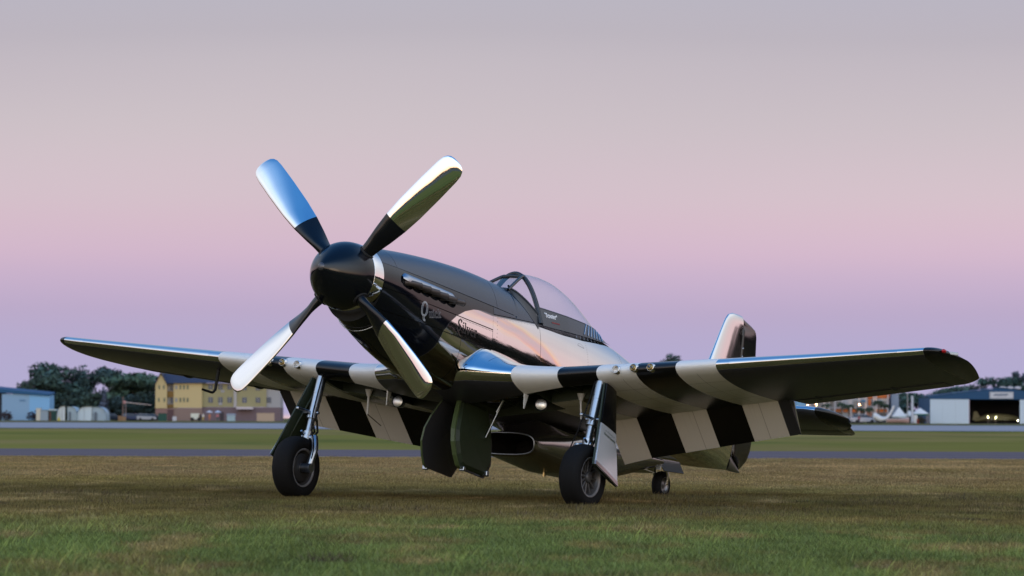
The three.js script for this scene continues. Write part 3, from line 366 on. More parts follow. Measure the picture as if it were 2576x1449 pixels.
// ------------------------------------------------------------------ the aircraft, in its own axes: x forward from the propeller disc, y to its left, z up
const BODY = new THREE.Matrix4().set(-.501245, .858070, .111663, -1.729544, .188568, -.017625, .981902, 1.458555 + CAM_Y, .844509, .513230, -.152971, -38.871516, 0, 0, 0, 1);
const BASE = [-2.21, 0, -1.985];
const plane = thing('fighter_aircraft', 'polished silver and black vintage propeller fighter with striped wings parked on the grass', 'aircraft');
plane.applyMatrix4(BODY.clone().multiply(new THREE.Matrix4().makeTranslation(...BASE)));
const part = (name, g, m, parent = plane) => { const q = Array.isArray(g) ? merge(g) : g; return mesh(name, q.translate(-BASE[0], -BASE[1], -BASE[2]), m, parent); };
const M = {
  chrome: mat([.86, .87, .88], .045, 1), alu: mat([.80, .81, .82], .22, 1), black: gloss([.003, .003, .0035], .14), satin: new THREE.MeshPhysicalMaterial({ color: lin(.010, .017, .028), roughness: .24, ior: 1.55 }),
  dark: mat([.008, .008, .008], .8), green: mat([.018, .028, .012], .5), frame: new THREE.MeshPhysicalMaterial({ color: lin(.022, .028, .036), roughness: .3 }), rubber: new THREE.MeshPhysicalMaterial({ color: lin(.0045, .0045, .005), roughness: .8, specularIntensity: .5 }), steel: mat([.40, .45, .52], .30, 1),
  silverPaint: mat([.42, .43, .44], .38, .35), white: mat([.62, .62, .60], .4), stack: mat([.10, .085, .08], .5, .7), brass: mat([.62, .47, .22], .3, 1),
};
const mirror = (g) => { const q = g.clone().scale(1, -1, 1); const ix = q.index; if (ix) { for (let i = 0; i < ix.count; i += 3) { const t = ix.getX(i); ix.setX(i, ix.getX(i + 1)); ix.setX(i + 1, t); } q.computeVertexNormals(); return q; } return flat(q); };

const PI = Math.PI;
// fuselage sections: x, top, height of the widest place, bottom, half width, squareness above and below
const SEC = [[-.21, .362, 0, -.43, .362, 2, 2.05], [-.5, .405, -.02, -.54, .385, 2.05, 2.15], [-1.0, .47, -.13, -.68, .415, 2.2, 2.3], [-1.6, .525, -.28, -.775, .435, 2.4, 2.5], [-2.2, .553, -.33, -.80, .446, 2.5, 2.8], [-2.8, .542, -.37, -.80, .452, 2.55, 3], [-3.5, .50, -.41, -.79, .455, 2.6, 3], [-4.4, .465, -.43, -.79, .446, 2.55, 3], [-5.06, .43, -.36, -.80, .425, 2.4, 2.8], [-5.45, .395, -.29, -.80, .405, 2.3, 2.6], [-5.9, .33, -.22, -.775, .378, 2.15, 2.5], [-6.5, .29, -.15, -.715, .33, 2.05, 2.3], [-7.5, .265, -.09, -.60, .24, 2, 2.1], [-8.3, .25, -.05, -.50, .14, 2, 2], [-8.8, .24, -.02, -.43, .045, 2, 2]];
function secAt(x) { // Catmull-Rom through the table
  let i = 0; while (i < SEC.length - 2 && SEC[i + 1][0] > x) i++;
  const p = [SEC[Math.max(0, i - 1)], SEC[i], SEC[i + 1], SEC[Math.min(SEC.length - 1, i + 2)]], t = clamp((x - p[1][0]) / (p[2][0] - p[1][0]));
  return [1, 2, 3, 4, 5, 6].map((k) => { const h = p[2][0] - p[1][0], m = (a, b) => (b[k] - a[k]) / (b[0] - a[0]) * h, m1 = m(p[0], p[2]), m2 = m(p[1], p[3]), t2 = t * t, t3 = t2 * t; return (2 * t3 - 3 * t2 + 1) * p[1][k] + (t3 - 2 * t2 + t) * m1 + (-2 * t3 + 3 * t2) * p[2][k] + (t3 - t2) * m2; });
}
function fus(x, t, off = 0) {
  const [top, zc, bot, w, nT, nB] = secAt(x), s = Math.sin(t), c = Math.cos(t), n = c > 0 ? nT : nB, h = c > 0 ? top - zc : zc - bot;
  return [x, (w + off) * Math.sign(s) * Math.abs(s) ** (2 / n), zc + (h + off) * Math.sign(c) * Math.abs(c) ** (2 / n)];
}
function tAtZ(x, z) { // the angle (left side) at which the skin has height z
  const [top, zc, bot, , nT, nB] = secAt(x);
  return z >= zc ? Math.acos(clamp((z - zc) / (top - zc)) ** (nT / 2)) : Math.PI - Math.acos(clamp((zc - z) / (zc - bot)) ** (nB / 2));
}
const zSill0 = (x) => .22 + .085 * (-x - 3.34);            // lower edge of the canopy frame
const zBlack = (x) => x > -3.34 ? .105 + .113 * (-x - 2.35) : zSill0(x);

// paint: one sheet for the whole fuselage, along x and round it
const FX0 = -.21, FLEN = 8.6;
const fu = (x, t) => [(FX0 - x) / FLEN, 1 - t / (2 * Math.PI)];
{
  const N = 2048, [cc, c] = canvas(N, N), [rc, r] = canvas(N, N);
  const X = (x) => (FX0 - x) / FLEN * N, Y = (t) => t / (2 * Math.PI) * N;
  c.fillStyle = css(.80, .805, .81); c.fillRect(0, 0, N, N); r.fillStyle = orm(.045, 1); r.fillRect(0, 0, N, N);
  // slightly different sheets of metal
  for (let i = 0; i < 70; i++) { c.fillStyle = css(.5, .5, .52, rr(.015, .07)); const x = rr(500, N), y = rr(0, N); c.fillRect(x, y, rr(60, 260), rr(40, 200)); }
  const both = (draw) => { draw((t) => Y(t)); draw((t) => Y(2 * Math.PI - t)); };
  const path = (g, y, pts) => { g.beginPath(); pts.forEach(([x, t], i) => i ? g.lineTo(X(x), y(t)) : g.moveTo(X(x), y(t))); };
  // belly colour darkened in steps, standing in for the shaded ground it reflects
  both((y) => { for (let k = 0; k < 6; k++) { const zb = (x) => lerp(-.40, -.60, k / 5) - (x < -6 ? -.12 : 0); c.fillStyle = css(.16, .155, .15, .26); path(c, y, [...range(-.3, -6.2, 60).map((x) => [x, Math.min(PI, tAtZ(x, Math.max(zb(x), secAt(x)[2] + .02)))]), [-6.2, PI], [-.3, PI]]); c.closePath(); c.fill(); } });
  // exhaust heat tint: straw outside, violet and blue inside
  const stain = [[-1.5, .05], [-1.95, .05], [-2.37, .06], [-2.9, .015], [-3.36, -.085], [-3.65, -.20], [-4.0, -.36], [-4.4, -.52]];
  both((y) => {
    for (const [k, col, a] of [[1.2, [.97, .80, .58], .05], [.85, [.92, .64, .46], .04], [.6, [.70, .55, .66], .055], [.36, [.60, .56, .72], .06]]) for (let q = 0; q < 9; q++) {
      c.strokeStyle = css(...col, a); c.lineCap = 'round';
      const pts = range(0, 1, 60).map((u) => { const f = u * (stain.length - 1), i = Math.min(stain.length - 2, Math.floor(f)), x = lerp(stain[i][0], stain[i + 1][0], f - i), z = lerp(stain[i][1], stain[i + 1][1], f - i) + (noise(u * 9, q * 3 + k * 11) - .5) * .10; return [x, tAtZ(x, z)]; });
      for (let i = 1; i < pts.length; i++) { c.lineWidth = k * (.13 + .0028 * i) / .0036 * (1 - q * .07); path(c, y, [pts[i - 1], pts[i]]); c.stroke(); }
    }
  });
  // black nose with its curved rear edge, and the satin band under windscreen and canopy
  const edge = [...[[-2.36, .107], [-2.2, .099], [-2.054, .088], [-1.904, .063], [-1.739, .009], [-1.574, -.074], [-1.444, -.175], [-1.354, -.277], [-1.319, -.369], [-1.279, -.462], [-1.229, -.538], [-1.174, -.598]].map(([x, z]) => [x, tAtZ(x, z)]), [-1.08, 2.75], [-1.02, 2.95], [-1.0, 3.1416]];
  both((y) => {
    const band = range(-2.36, -5.36, 24).map((x) => [x, tAtZ(x, zBlack(x))]);
    const black = [[-.1, 0], [-5.36, 0], ...band.slice().reverse(), ...edge, [-.1, Math.PI]];
    for (const [g, col] of [[c, css(.003, .0045, .008)], [r, orm(.08, 0)]]) { g.fillStyle = col; path(g, y, black); g.closePath(); g.fill(); }
    // anti-glare: duller and greyer above the cowl seam
    const dull = [[-.1, 0], [-5.36, 0], ...band.slice().reverse(), ...range(-2.3, -.1, 30).map((x) => [x, tAtZ(Math.min(x, -.22), .10)])];
    for (let k = 0; k < 5; k++) for (const [g, col] of [[c, css(.006, .010, .017, .42)], [r, `rgba(0,54,0,.5)`]]) { g.fillStyle = col; path(g, (t) => y(Math.max(0, t - .02 + k * .012)), dull); g.closePath(); g.fill(); }
  });
  // louvre stripes in pale metal on the rear of the canopy frame are geometry; lettering follows (left side only)
  // rivet rows and access doors
  const dots = (pts, a) => { for (const [x, t] of pts) { c.fillStyle = css(.12, .12, .13, a); c.beginPath(); c.arc(X(x), Y(t), 1.8, 0, 7); c.fill(); c.beginPath(); c.arc(X(x), Y(2 * Math.PI - t), 1.8, 0, 7); c.fill(); } };
  dots(range(-2.42, -6.4, 90).map((x) => [x, tAtZ(x, -.31)]), .55); dots(range(-2.42, -3.3, 26).map((x) => [x, tAtZ(x, zBlack(x) - .03)]), .6);
  dots(range(-3.4, -8.2, 120).map((x) => [x, tAtZ(x, -.25)]), .4); for (const x of [-4.45, -5.30, -6.5, -7.7]) dots(range(.0, .95, 40).map((u) => [x, lerp(tAtZ(x, x > -5 ? zBlack(x) - .02 : secAt(x)[0] - .01), 2.4, u)]), .45);
  dots(range(-.3, .08, 9).map((z) => [-2.40, tAtZ(-2.40, z)]), .6); dots(range(-1.65, -2.3, 22).map((x) => [x, tAtZ(x, -.088)]), .9); dots(range(-1.4, -2.28, 24).map((x) => [x, tAtZ(x, -.302)]), .8);
  
  c.strokeStyle = css(.25, .25, .26, .8); c.lineWidth = 1.6; c.beginPath(); c.arc(X(-4.31), Y(tAtZ(-4.31, .165)), 17, Math.PI, 0); c.stroke();
  c.strokeStyle = css(.06, .06, .06, .9); c.lineWidth = 2.4; c.beginPath(); c.moveTo(X(-4.31) - 17, Y(tAtZ(-4.31, .165))); c.lineTo(X(-4.31) + 17, Y(tAtZ(-4.31, .165))); c.stroke();
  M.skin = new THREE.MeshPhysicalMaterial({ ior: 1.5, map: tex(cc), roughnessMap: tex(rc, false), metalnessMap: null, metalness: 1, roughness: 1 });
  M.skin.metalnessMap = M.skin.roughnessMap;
}
// one sheet of skin between two stations and two angles; every sheet is a little warped, as beaten metal is
let sheetNo = 0;
function sheet(name, x0, x1, tA, tB, nx, nt, warp = .0011, m = M.skin, gap = .0026) {
  const id = ++sheetNo * 13.7, rows = [], uv = [], A = (x) => tA(x) + gap / .45, B = (x) => tB(x) - gap / .45;
  for (let i = 0; i <= nx; i++) {
    const x = lerp(x0 - gap, x1 + gap, i / nx), row = [], tr = [], a = A(x), b = B(x);
    for (let j = 0; j <= nt; j++) {
      const u = i / nx, v = j / nt, t = lerp(a, b, v);
      const d = warp * (1.4 * Math.sin(Math.PI * u) * Math.sin(Math.PI * v) * (hash(sheetNo, 3) > .5 ? 1 : -1) + 1.5 * (noise(x * 3.1 + id, t * 2.4) - .5) + .5 * (noise(x * 8 + id, t * 7) - .5));
      row.push(fus(x, t, d)); const T = t < 0 ? t + 2 * Math.PI : t; tr.push(fu(x, t)); void T;
    }
    rows.push(row); uv.push(tr);
  }
  const g = skin(rows, { uv });
  return part(name, g, m);
}
// mirrored pair: left sheet and the same on the right, where the paint sheet runs from 2 pi downwards
function pair(name, x0, x1, tA, tB, nx, nt, warp, m) { sheet(name, x0, x1, tA, tB, nx, nt, warp, m); sheet(name, x0, x1, (x) => 2 * Math.PI - tB(x), (x) => 2 * Math.PI - tA(x), nx, nt, warp, m); }
M.deck = new THREE.MeshPhysicalMaterial({ color: lin(.007, .020, .046), roughness: .26, specularIntensity: .75, clearcoat: .3, clearcoatRoughness: .12 });
const zt = (z) => (x) => tAtZ(x, typeof z === 'function' ? z(x) : z);
{
  const zero = () => 0, full = () => PI;
  pair('cowl_panel', -.21, -.46, zero, zt(.19), 4, 14, .0008, M.deck); pair('cowl_panel', -.46, -2.42, zero, zt(.19), 40, 16, .0008, M.deck);
  pair('cowl_panel', -.21, -2.33, zt(.19), zt(-.07), 44, 12, .0009); pair('cowl_panel', -.21, -2.31, zt(-.07), zt(-.29), 44, 12);
  pair('cowl_panel', -.21, -1.70, zt(-.29), full, 30, 22); pair('cowl_panel', -1.70, -2.28, zt(-.29), full, 12, 22);
  pair('upper_deck_panel', -2.42, -2.86, zero, zt(.19), 8, 16, .0006, M.deck);
  pair('upper_deck_panel', -2.33, -3.34, zt((x) => x > -2.86 ? .19 : lerp(.545, .40, (-2.86 - x) / .48) - (x < -3.0 ? .13 : 0) * smooth(-3.0, -3.34, x)), zt(zBlack), 26, 10, .0005, M.deck);
  pair('side_panel', -2.31, -3.34, zt(zBlack), zt(-.33), 26, 20, .0010); pair('side_panel', -3.34, -5.36, zt((x) => zBlack(x) + .012), zt(-.40), 40, 26, .0012);
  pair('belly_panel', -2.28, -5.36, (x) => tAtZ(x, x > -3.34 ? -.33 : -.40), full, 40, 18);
  pair('tail_skin_panel', -5.36, -6.55, zero, zt(-.02), 20, 16, .0012); pair('tail_skin_panel', -5.36, -6.55, zt(-.02), full, 20, 18, .0012);
  pair('tail_skin_panel', -6.55, -7.75, zero, full, 22, 30, .0012); pair('tail_skin_panel', -7.75, -8.8, zero, full, 20, 26, .0008);
  // dark structure behind the seams; open under the canopy
  const rows = [], full2 = range(-.215, -2.8, 26).map((x) => range(0, 2 * PI, 47).slice(0, -1).map((t) => fus(x, t, -.012)));
  const aft = range(-5.3, -8.6, 26).map((x) => range(0, 2 * PI, 47).slice(0, -1).map((t) => fus(x, t, -.008))), mid = range(-2.8, -5.3, 26).map((x) => range(zt(zBlack)(x) + .03, 2 * PI - zt(zBlack)(x) - .03, 40).map((t) => fus(x, t, -.012))); void rows;
  part('inner_structure', [skin(full2, { closed: true, capA: true }), skin(aft, { closed: true, capA: true }), skin(mid)], M.dark);
}
// lettering on the left side of the nose
{
  const decal = (x0, x1, z0, z1, w, h, draw, m) => { const [cc, g] = canvas(w, h); g.clearRect(0, 0, w, h); g.lineJoin = 'round'; draw(g); const nx = 20, nz = 10; part('lettering', skin(range(0, 1, nx).map((u) => range(0, 1, nz).map((v) => { const x = lerp(x0, x1, u); return fus(x, tAtZ(x, lerp(z0, z1, v)), .0032); })), { uv: range(0, 1, nx).map((u) => range(0, 1, nz).map((v) => [u, 1 - v])) }), Object.assign(m, { map: tex(cc), transparent: true, alphaTest: .5 })); };
  const S = 1024 / .52;   // pixels per metre
  decal(-.86, -1.38, -.04, -.29, 1024, 492, (g) => {
    g.translate(.030 * S, .175 * S); g.save(); g.scale(.86, 1); g.font = `${.205 * S}px serif`; g.lineWidth = 15; g.strokeStyle = css(.55, .60, .66); g.strokeText('Q', 0, -.005 * S); g.restore();
    g.translate(.155 * S, -.004 * S); g.rotate(-.2); g.font = `bold ${.115 * S}px serif`; g.lineWidth = 9; g.strokeStyle = css(.22, .23, .26); g.scale(.92, 1); g.strokeText('uick', 0, 0);
  }, new THREE.MeshStandardMaterial({ roughness: .35, metalness: .2 }));
  const T = 1024 / .50;
  decal(-1.54, -2.04, -.07, -.262, 1024, 393, (g) => {
    g.fillStyle = css(.012, .012, .014); g.strokeStyle = css(.012, .012, .014); g.lineWidth = 9; g.font = `italic ${.175 * T}px serif`; g.fillText('S', .035 * T, .155 * T); g.strokeText('S', .035 * T, .155 * T);
    g.font = `${.150 * T}px serif`; g.lineWidth = 3; g.scale(.9, 1); g.strokeText('ilver', .165 * T, .160 * T); g.fillText('ilver', .171 * T, .160 * T);
  }, new THREE.MeshStandardMaterial({ roughness: .3, metalness: 0 }));
}
// ---- propeller
const BLADE = (() => { const [c, g] = canvas(512, 512); g.fillStyle = 'rgb(0,14,255)'; g.fillRect(0, 0, 512, 512); for (let i = 0; i < 420; i++) { g.fillStyle = `rgba(0,${Math.round(rr(10, 60))},255,${rr(.1, .5)})`; g.save(); g.translate(rr(0, 512), rr(0, 512)); g.rotate(rr(-.3, .3)); g.fillRect(0, 0, rr(8, 90), rr(.5, 2)); g.restore(); } const t = tex(c, false); return new THREE.MeshStandardMaterial({ color: lin(.86, .87, .88), metalness: 1, roughness: 1, roughnessMap: t }); })();
{
  const sp = []; for (let i = 0; i <= 40; i++) { const u = i / 40, x = lerp(.445, -.035, u); sp.push([x, Math.max(.0008, .358 * Math.pow(Math.sin(Math.PI / 2 * Math.pow(u, .9)), .78))]); }
  part('spinner', lathe(sp, 64), gloss([.003, .004, .007], .13));
  part('spinner_tip', lathe([[.4475, .001], [.447, .018], [.441, .034], [.432, .041]], 24), mat([.10, .10, .11], .3, .6));
  part('spinner_ring', lathe([[-.030, .340], [-.032, .357], [-.036, .360], [-.10, .364], [-.198, .3655], [-.203, .362], [-.204, .330]], 96), M.chrome);
  const chord = [[.24, .15], [.34, .148], [.45, .175], [.6, .225], [.79, .272], [1.0, .298], [1.3, .305], [1.55, .298], [1.62, .280], [1.66, .24], [1.685, .18], [1.697, .10], [1.70, .03]];
  const thick = [[.24, .95], [.36, .72], [.5, .34], [.7, .19], [1.0, .115], [1.4, .08], [1.7, .06]], beta = [[.24, 55], [.5, 41], [.8, 29], [1.1, 22.5], [1.4, 18], [1.7, 15]];
  const section = (r, phi) => {
    const c = interp(chord, r), th = interp(thick, r) * c, b = THREE.MathUtils.degToRad(interp(beta, r)), a = phi, rad = [0, Math.cos(a), Math.sin(a)], v = [0, -Math.sin(a), Math.cos(a)];
    const C = [Math.sin(b), v[1] * Math.cos(b), v[2] * Math.cos(b)], Nn = [Math.cos(b), -v[1] * Math.sin(b), -v[2] * Math.sin(b)], out = [], n = 36, round = clamp((.5 - r) / .2);
    for (let k = 0; k < n; k++) {
      const q = k / n * 2 * Math.PI, s = .5 + .5 * Math.cos(q), yt = 5 * (.2969 * Math.sqrt(1 - s) - .126 * (1 - s) - .3516 * (1 - s) ** 2 + .2843 * (1 - s) ** 3 - .1036 * (1 - s) ** 4);
      const cam = .035 * c * 4 * s * (1 - s) * (1 - round), foil = Math.sin(q) >= 0 ? yt * th * 1.25 : -yt * th * .72, cir = .5 * th * Math.sin(q), d = lerp(foil, cir, round) + cam, w = (s - .48) * c;
      out.push([0, 1, 2].map((i) => rad[i] * r + C[i] * w + Nn[i] * d));
    }
    return out;
  };
  for (let k = 0; k < 4; k++) {
    const phi = .7762 + k * Math.PI / 2, rs = [...range(.79, 1.6, 26), 1.62, 1.64, 1.66, 1.672, 1.685, 1.692, 1.697, 1.70];
    const blade = part('propeller_blade', skin(rs.map((r) => section(r, phi)), { closed: true, capB: true }), BLADE);
    part('blade_root', skin(range(.24, .7895, 20).map((r) => section(r, phi)), { closed: true, capB: true, capA: true }), gloss([.003, .004, .007], .22), blade);
    part('blade_socket', (() => { const c = [.0, .345 * Math.cos(phi), .345 * Math.sin(phi)], d = [0, Math.cos(phi), Math.sin(phi)]; return rod(c.map((x, i) => x - d[i] * .05), c.map((x, i) => x + d[i] * .012), .092, .084, 24); })(), M.dark, blade);
  }
}
// chin intake lip and seam
part('intake_mouth', skin([range(PI * .70, PI * 1.30, 24).map((t) => { const p = fus(-.225, t, .004); return [-.19, p[1] * .97, p[2]]; }), range(PI * .70, PI * 1.30, 24).map((t) => { const p = fus(-.225, t, -.05); return [-.2, p[1], p[2] * .93]; })]), M.dark);
part('cowl_trim', tube(range(PI * .74, PI * 1.26, 18).map((t) => { const p = fus(-.40, t, .002); return [-.40 + .05 * Math.cos((t - PI) * 2), p[1], p[2]]; }), .0045, 40, 6), M.alu);
// ---- exhausts, both sides
for (const s of [1, -1]) {
  const P = (x, z, o = 0) => { const t = tAtZ(x, z), p = fus(x, t, o); return [p[0], p[1] * s, p[2]]; };
  const xs = range(-.52, -1.50, 30);
  const shroud = xs.map((x) => { const e = Math.sqrt(clamp((x + 1.505) / .06) * clamp((-.515 - x) / .06)), zc = lerp(.10, .085, (-.52 - x) / .98); return range(0, 1, 10).map((v) => P(x, lerp(zc + .052 * e + .004, zc - .045 * e, v), .004 + .052 * e * Math.pow(Math.sin(Math.PI * clamp(v * .62 + .02)), .8))); });
  const sh = part('exhaust_shroud', skin(shroud), mat([.42, .44, .48], .28, 1));
  part('exhaust_slot', skin(xs.map((x) => { const zc = lerp(.10, .085, (-.52 - x) / .98); return [P(x, zc - .02, .006), P(x, zc - .055, .005)]; })), M.dark, sh);
  for (let k = 0; k < 6; k++) {
    const x = -.60 - k * .168, z = lerp(.052, .040, k / 5);
    part('exhaust_stack', [tube([P(x + .03, z + .01, -.01), P(x - .03, z + .004, .035), P(x - .10, z - .002, .058), P(x - .155, z - .004, .066)], .033, 12, 12), lathe([[0, .034], [-.004, .030], [.02, .020]], 12).translate(...P(x - .155, z - .004, .066))], M.stack);
  }
}
// ---- windscreen, canopy
{
  const glass = new THREE.MeshPhysicalMaterial({ color: lin(.93, .95, .96), transmission: 1, thickness: 0, roughness: 0, ior: 1.5 });
  const tinted = new THREE.MeshPhysicalMaterial({ color: lin(.70, .78, .76), transmission: 1, thickness: 0, roughness: 0, ior: 1.5 });
  const bow = (u, o = 0) => [-3.34, (.40 + o) * u, .785 + o - (.785 - .22) * u * u];           // u from -1 to 1
  const lowF = (s) => [-2.90, .205 * s, .502], upF = (s) => [-3.285, .125 * s, .735];
  const baseC = (s, u) => { const x = lerp(-2.90, -3.335, u), z = lerp(.502, .235, Math.pow(u, 1.15)); const t = tAtZ(x, z), p = fus(x, t, .012); return [x, lerp(.205, p[1], smooth(0, .25, u)) * s, z]; };
  const ws = part('windscreen_frame', [
    tube(range(-1, 1, 40).map((u) => bow(u)), .024, 80, 8), tube(range(-1, 1, 40).map((u) => { const b = bow(u); return [b[0] - .035, b[1], b[2] + .004]; }), .018, 80, 8),
    ...[1, -1].map((s) => tube([lowF(s), [-3.09, .166 * s, .622], upF(s), [-3.33, .115 * s, .752]], .019, 16, 8)), tube([lowF(1), [-2.885, 0, .512], lowF(-1)], .022, 12, 8), tube([upF(1), [-3.285, 0, .742], upF(-1)], .02, 12, 8),
  ], M.frame);
  for (const s of [1, -1]) part('windscreen_frame', [skin(range(0, 1, 20).map((u) => { const b = baseC(s, u), q = [b[0] - .015, b[1] - .012 * s, b[2] + .05 + .02 * u], x = b[0] + .03, pt = fus(x, tAtZ(x, b[2] - .04 - .05 * u), .003); return [[pt[0], pt[1] * s, pt[2]], [b[0], b[1] + .004 * s, b[2]], q]; })), tube(range(0, 1, 14).map((u) => { const b = baseC(s, u); return [b[0] - .015, b[1] - .012 * s, b[2] + .05 + .02 * u]; }), .012, 40, 6)], M.frame, ws);
  part('windscreen_pane', skin(range(0, 1, 4).map((u) => [1, -1].map((s) => [0, 1, 2].map((k) => lerp(lowF(s)[k], upF(s)[k], u))))), tinted);
  for (const s of [1, -1]) part('windscreen_pane', skin(range(0, 1, 16).map((u) => { const a = baseC(s, u), uu = u * .98, top = u < .35 ? [0, 1, 2].map((k) => lerp(lowF(s)[k], upF(s)[k], u / .35)) : bow(s * lerp(.33, 1, (u - .35) / .65)); void uu; return range(0, 1, 6).map((v) => [0, 1, 2].map((k) => lerp(a[k], top[k], v) + (k === 1 ? s * .02 * Math.sin(Math.PI * v) * Math.sin(Math.PI * u) : 0))); })), glass);
  const ZT = [[3.34, .785], [3.6, .83], [3.9, .85], [4.2, .825], [4.5, .75], [4.8, .64], [5.1, .505], [5.34, .40]], WL = [[3.34, .40], [4.0, .39], [4.5, .345], [5.0, .25], [5.34, .16]];
  const sm = (tb, v) => { let a = 0; for (let k = -4; k <= 4; k++) a += interp(tb, v + k * .05); return a / 9; };
  const can = (x, u) => { const z1 = x > -3.5 ? interp(ZT, -x) : sm(ZT, -x), z0 = Math.min(zSill0(x), z1 - .01), w = interp(WL, -x); return [x, w * u, z1 - (z1 - z0) * u * u]; };
  const sill = (x) => { const z1 = sm(ZT, -x), z0 = zSill0(x), zs = z0 + lerp(.185, .12, clamp((-x - 3.34) / 1.9)); return Math.sqrt(clamp((z1 - zs) / (z1 - z0), .0, 1)); };
  part('canopy_bubble', skin(range(-3.385, -5.3, 60).map((x) => range(-1, 1, 48).map((k) => can(x, k * sill(x) * 1.0)))), glass);
  const cf = part('canopy_frame', [...[1, -1].map((s) => skin(range(-3.385, -5.33, 50).map((x) => { const u0 = sill(x); return range(0, 1, 8).map((v) => { const p = can(x, lerp(Math.max(.02, u0), 1.014, v)); return [p[0], (p[1] + .008) * s, p[2]]; }); }))),
    ...[1, -1].map((s) => tube(range(-3.385, -5.3, 40).map((x) => { const p = can(x, sill(x)); return [p[0], p[1] * s, p[2]]; }), .011, 80, 6))], M.satin);
  for (let k = 0; k < 7; k++) for (const s of [1, -1]) { const x = -4.50 - k * .098; part('frame_louvre', tube(range(0, 1, 6).map((v) => { const p = can(x + .14 * v - .02, lerp(Math.max(.05, sill(x)), .99, v)); return [p[0], (p[1] + .012) * s, p[2]]; }), .006, 10, 5), M.alu, cf); }
  // "Scooter" in white script, and a small red placard, on the left frame
  const [tc, g] = canvas(1024, 256); g.clearRect(0, 0, 1024, 256); g.fillStyle = '#fff'; g.strokeStyle = '#fff'; g.font = 'italic bold 190px serif'; g.lineWidth = 7; g.textAlign = 'center'; g.fillText('"Scooter"', 512, 180, 960); g.strokeText('"Scooter"', 512, 180, 960);
  const decal = (x0, x1, zA, zB, m, o) => part('lettering', skin(range(0, 1, 12).map((u) => range(0, 1, 6).map((v) => { const x = lerp(x0, x1, u), z0 = zSill0(x), z1 = interp(ZT, -x), z = z0 + lerp(zA, zB, v), q = Math.sqrt(clamp((z1 - z) / (z1 - z0))), p = can(x, q); return [p[0], p[1] + o, p[2]]; })), { uv: range(0, 1, 12).map((u) => range(0, 1, 6).map((v) => [u, 1 - v])) }), m, cf);
  decal(-3.44, -3.76, .158, .068, new THREE.MeshStandardMaterial({ map: tex(tc), transparent: true, alphaTest: .5, roughness: .6 }), .0105);
  decal(-3.60, -3.78, .055, .040, mat([.22, .02, .02], .6), .0105);
  // cockpit: coaming, floor, seat
  part('coaming', skin(range(-2.95, -3.42, 8).map((x) => range(-1, 1, 12).map((u) => [x, u * .27, .44 - .06 * u * u - .03 * clamp((-x - 2.95) / .5)]))), M.satin);
  part('seat', [rbox(.10, .40, .42, .03, -4.35, 0, .10), rbox(.40, .40, .08, .03, -4.12, 0, -.12)], M.dark);
  part('cockpit_floor', box(2.2, .70, .02, -4.1, 0, -.35), M.dark);
}
// ---- wings
const FLAP_S = .78;
const wing = (() => {
  const xLE = (y) => { let x = -2.22 - .046 * y; if (y < 1.35) x += .43 * Math.pow((1.35 - Math.max(y, .45)) / .9, 1.55); if (y > 5.0) { const q = clamp((y - 5.42) / .231); x -= .62 * (1 - Math.sqrt(1 - q ** 2.5)); } return x; };
  const xTE = (y) => -4.85 + .18 * y;
  const zLE = (y) => -.655 + .083 * Math.max(y, .0) + (y > 5.3 ? .012 * (y - 5.3) : 0), inc = (y) => Math.tan(THREE.MathUtils.degToRad(1.65 + .25 * smooth(2.4, 4.2, y)));
  const yt = (s, t) => 5 * t * (.2969 * Math.sqrt(s) - .126 * s - .3516 * s * s + .2843 * s ** 3 - .1026 * s ** 4);
  const tr = (y) => lerp(.152, .115, clamp(y / 5.6)) * (y > 5.25 ? Math.sqrt(clamp(1 - (Math.max(0, y - 5.36) / .2915) ** 2.8, 0.002, 1)) : 1);
  function at(y, s, up) { // a point of the wing surface, left side
    const c = xLE(y) - xTE(y), full = -2.22 - .05 * y - xTE(y), x = xLE(y) - s * c, t = yt(s, tr(y)) * Math.min(c, lerp(c, full, .6));
    let z = zLE(y) - (xLE(y) - x) * inc(y) + (up ? t : -t) + .004 * c * 4 * s * (1 - s);
    if (up && y < .95) { const q = clamp((.95 - y) / .52); z += .182 * q ** 2.2 * smooth(-.04, .13, s) * (1 - .55 * s); }
    return [x, y > 5.3 ? y - (y - 5.3) / .35 * .19 * s ** 1.4 : y, z];
  }
  const sX = (y, x) => clamp((xLE(y) - x) / (xLE(y) - xTE(y)), .001, .999);
  return { at, xLE, xTE, zLE, sX };
})();
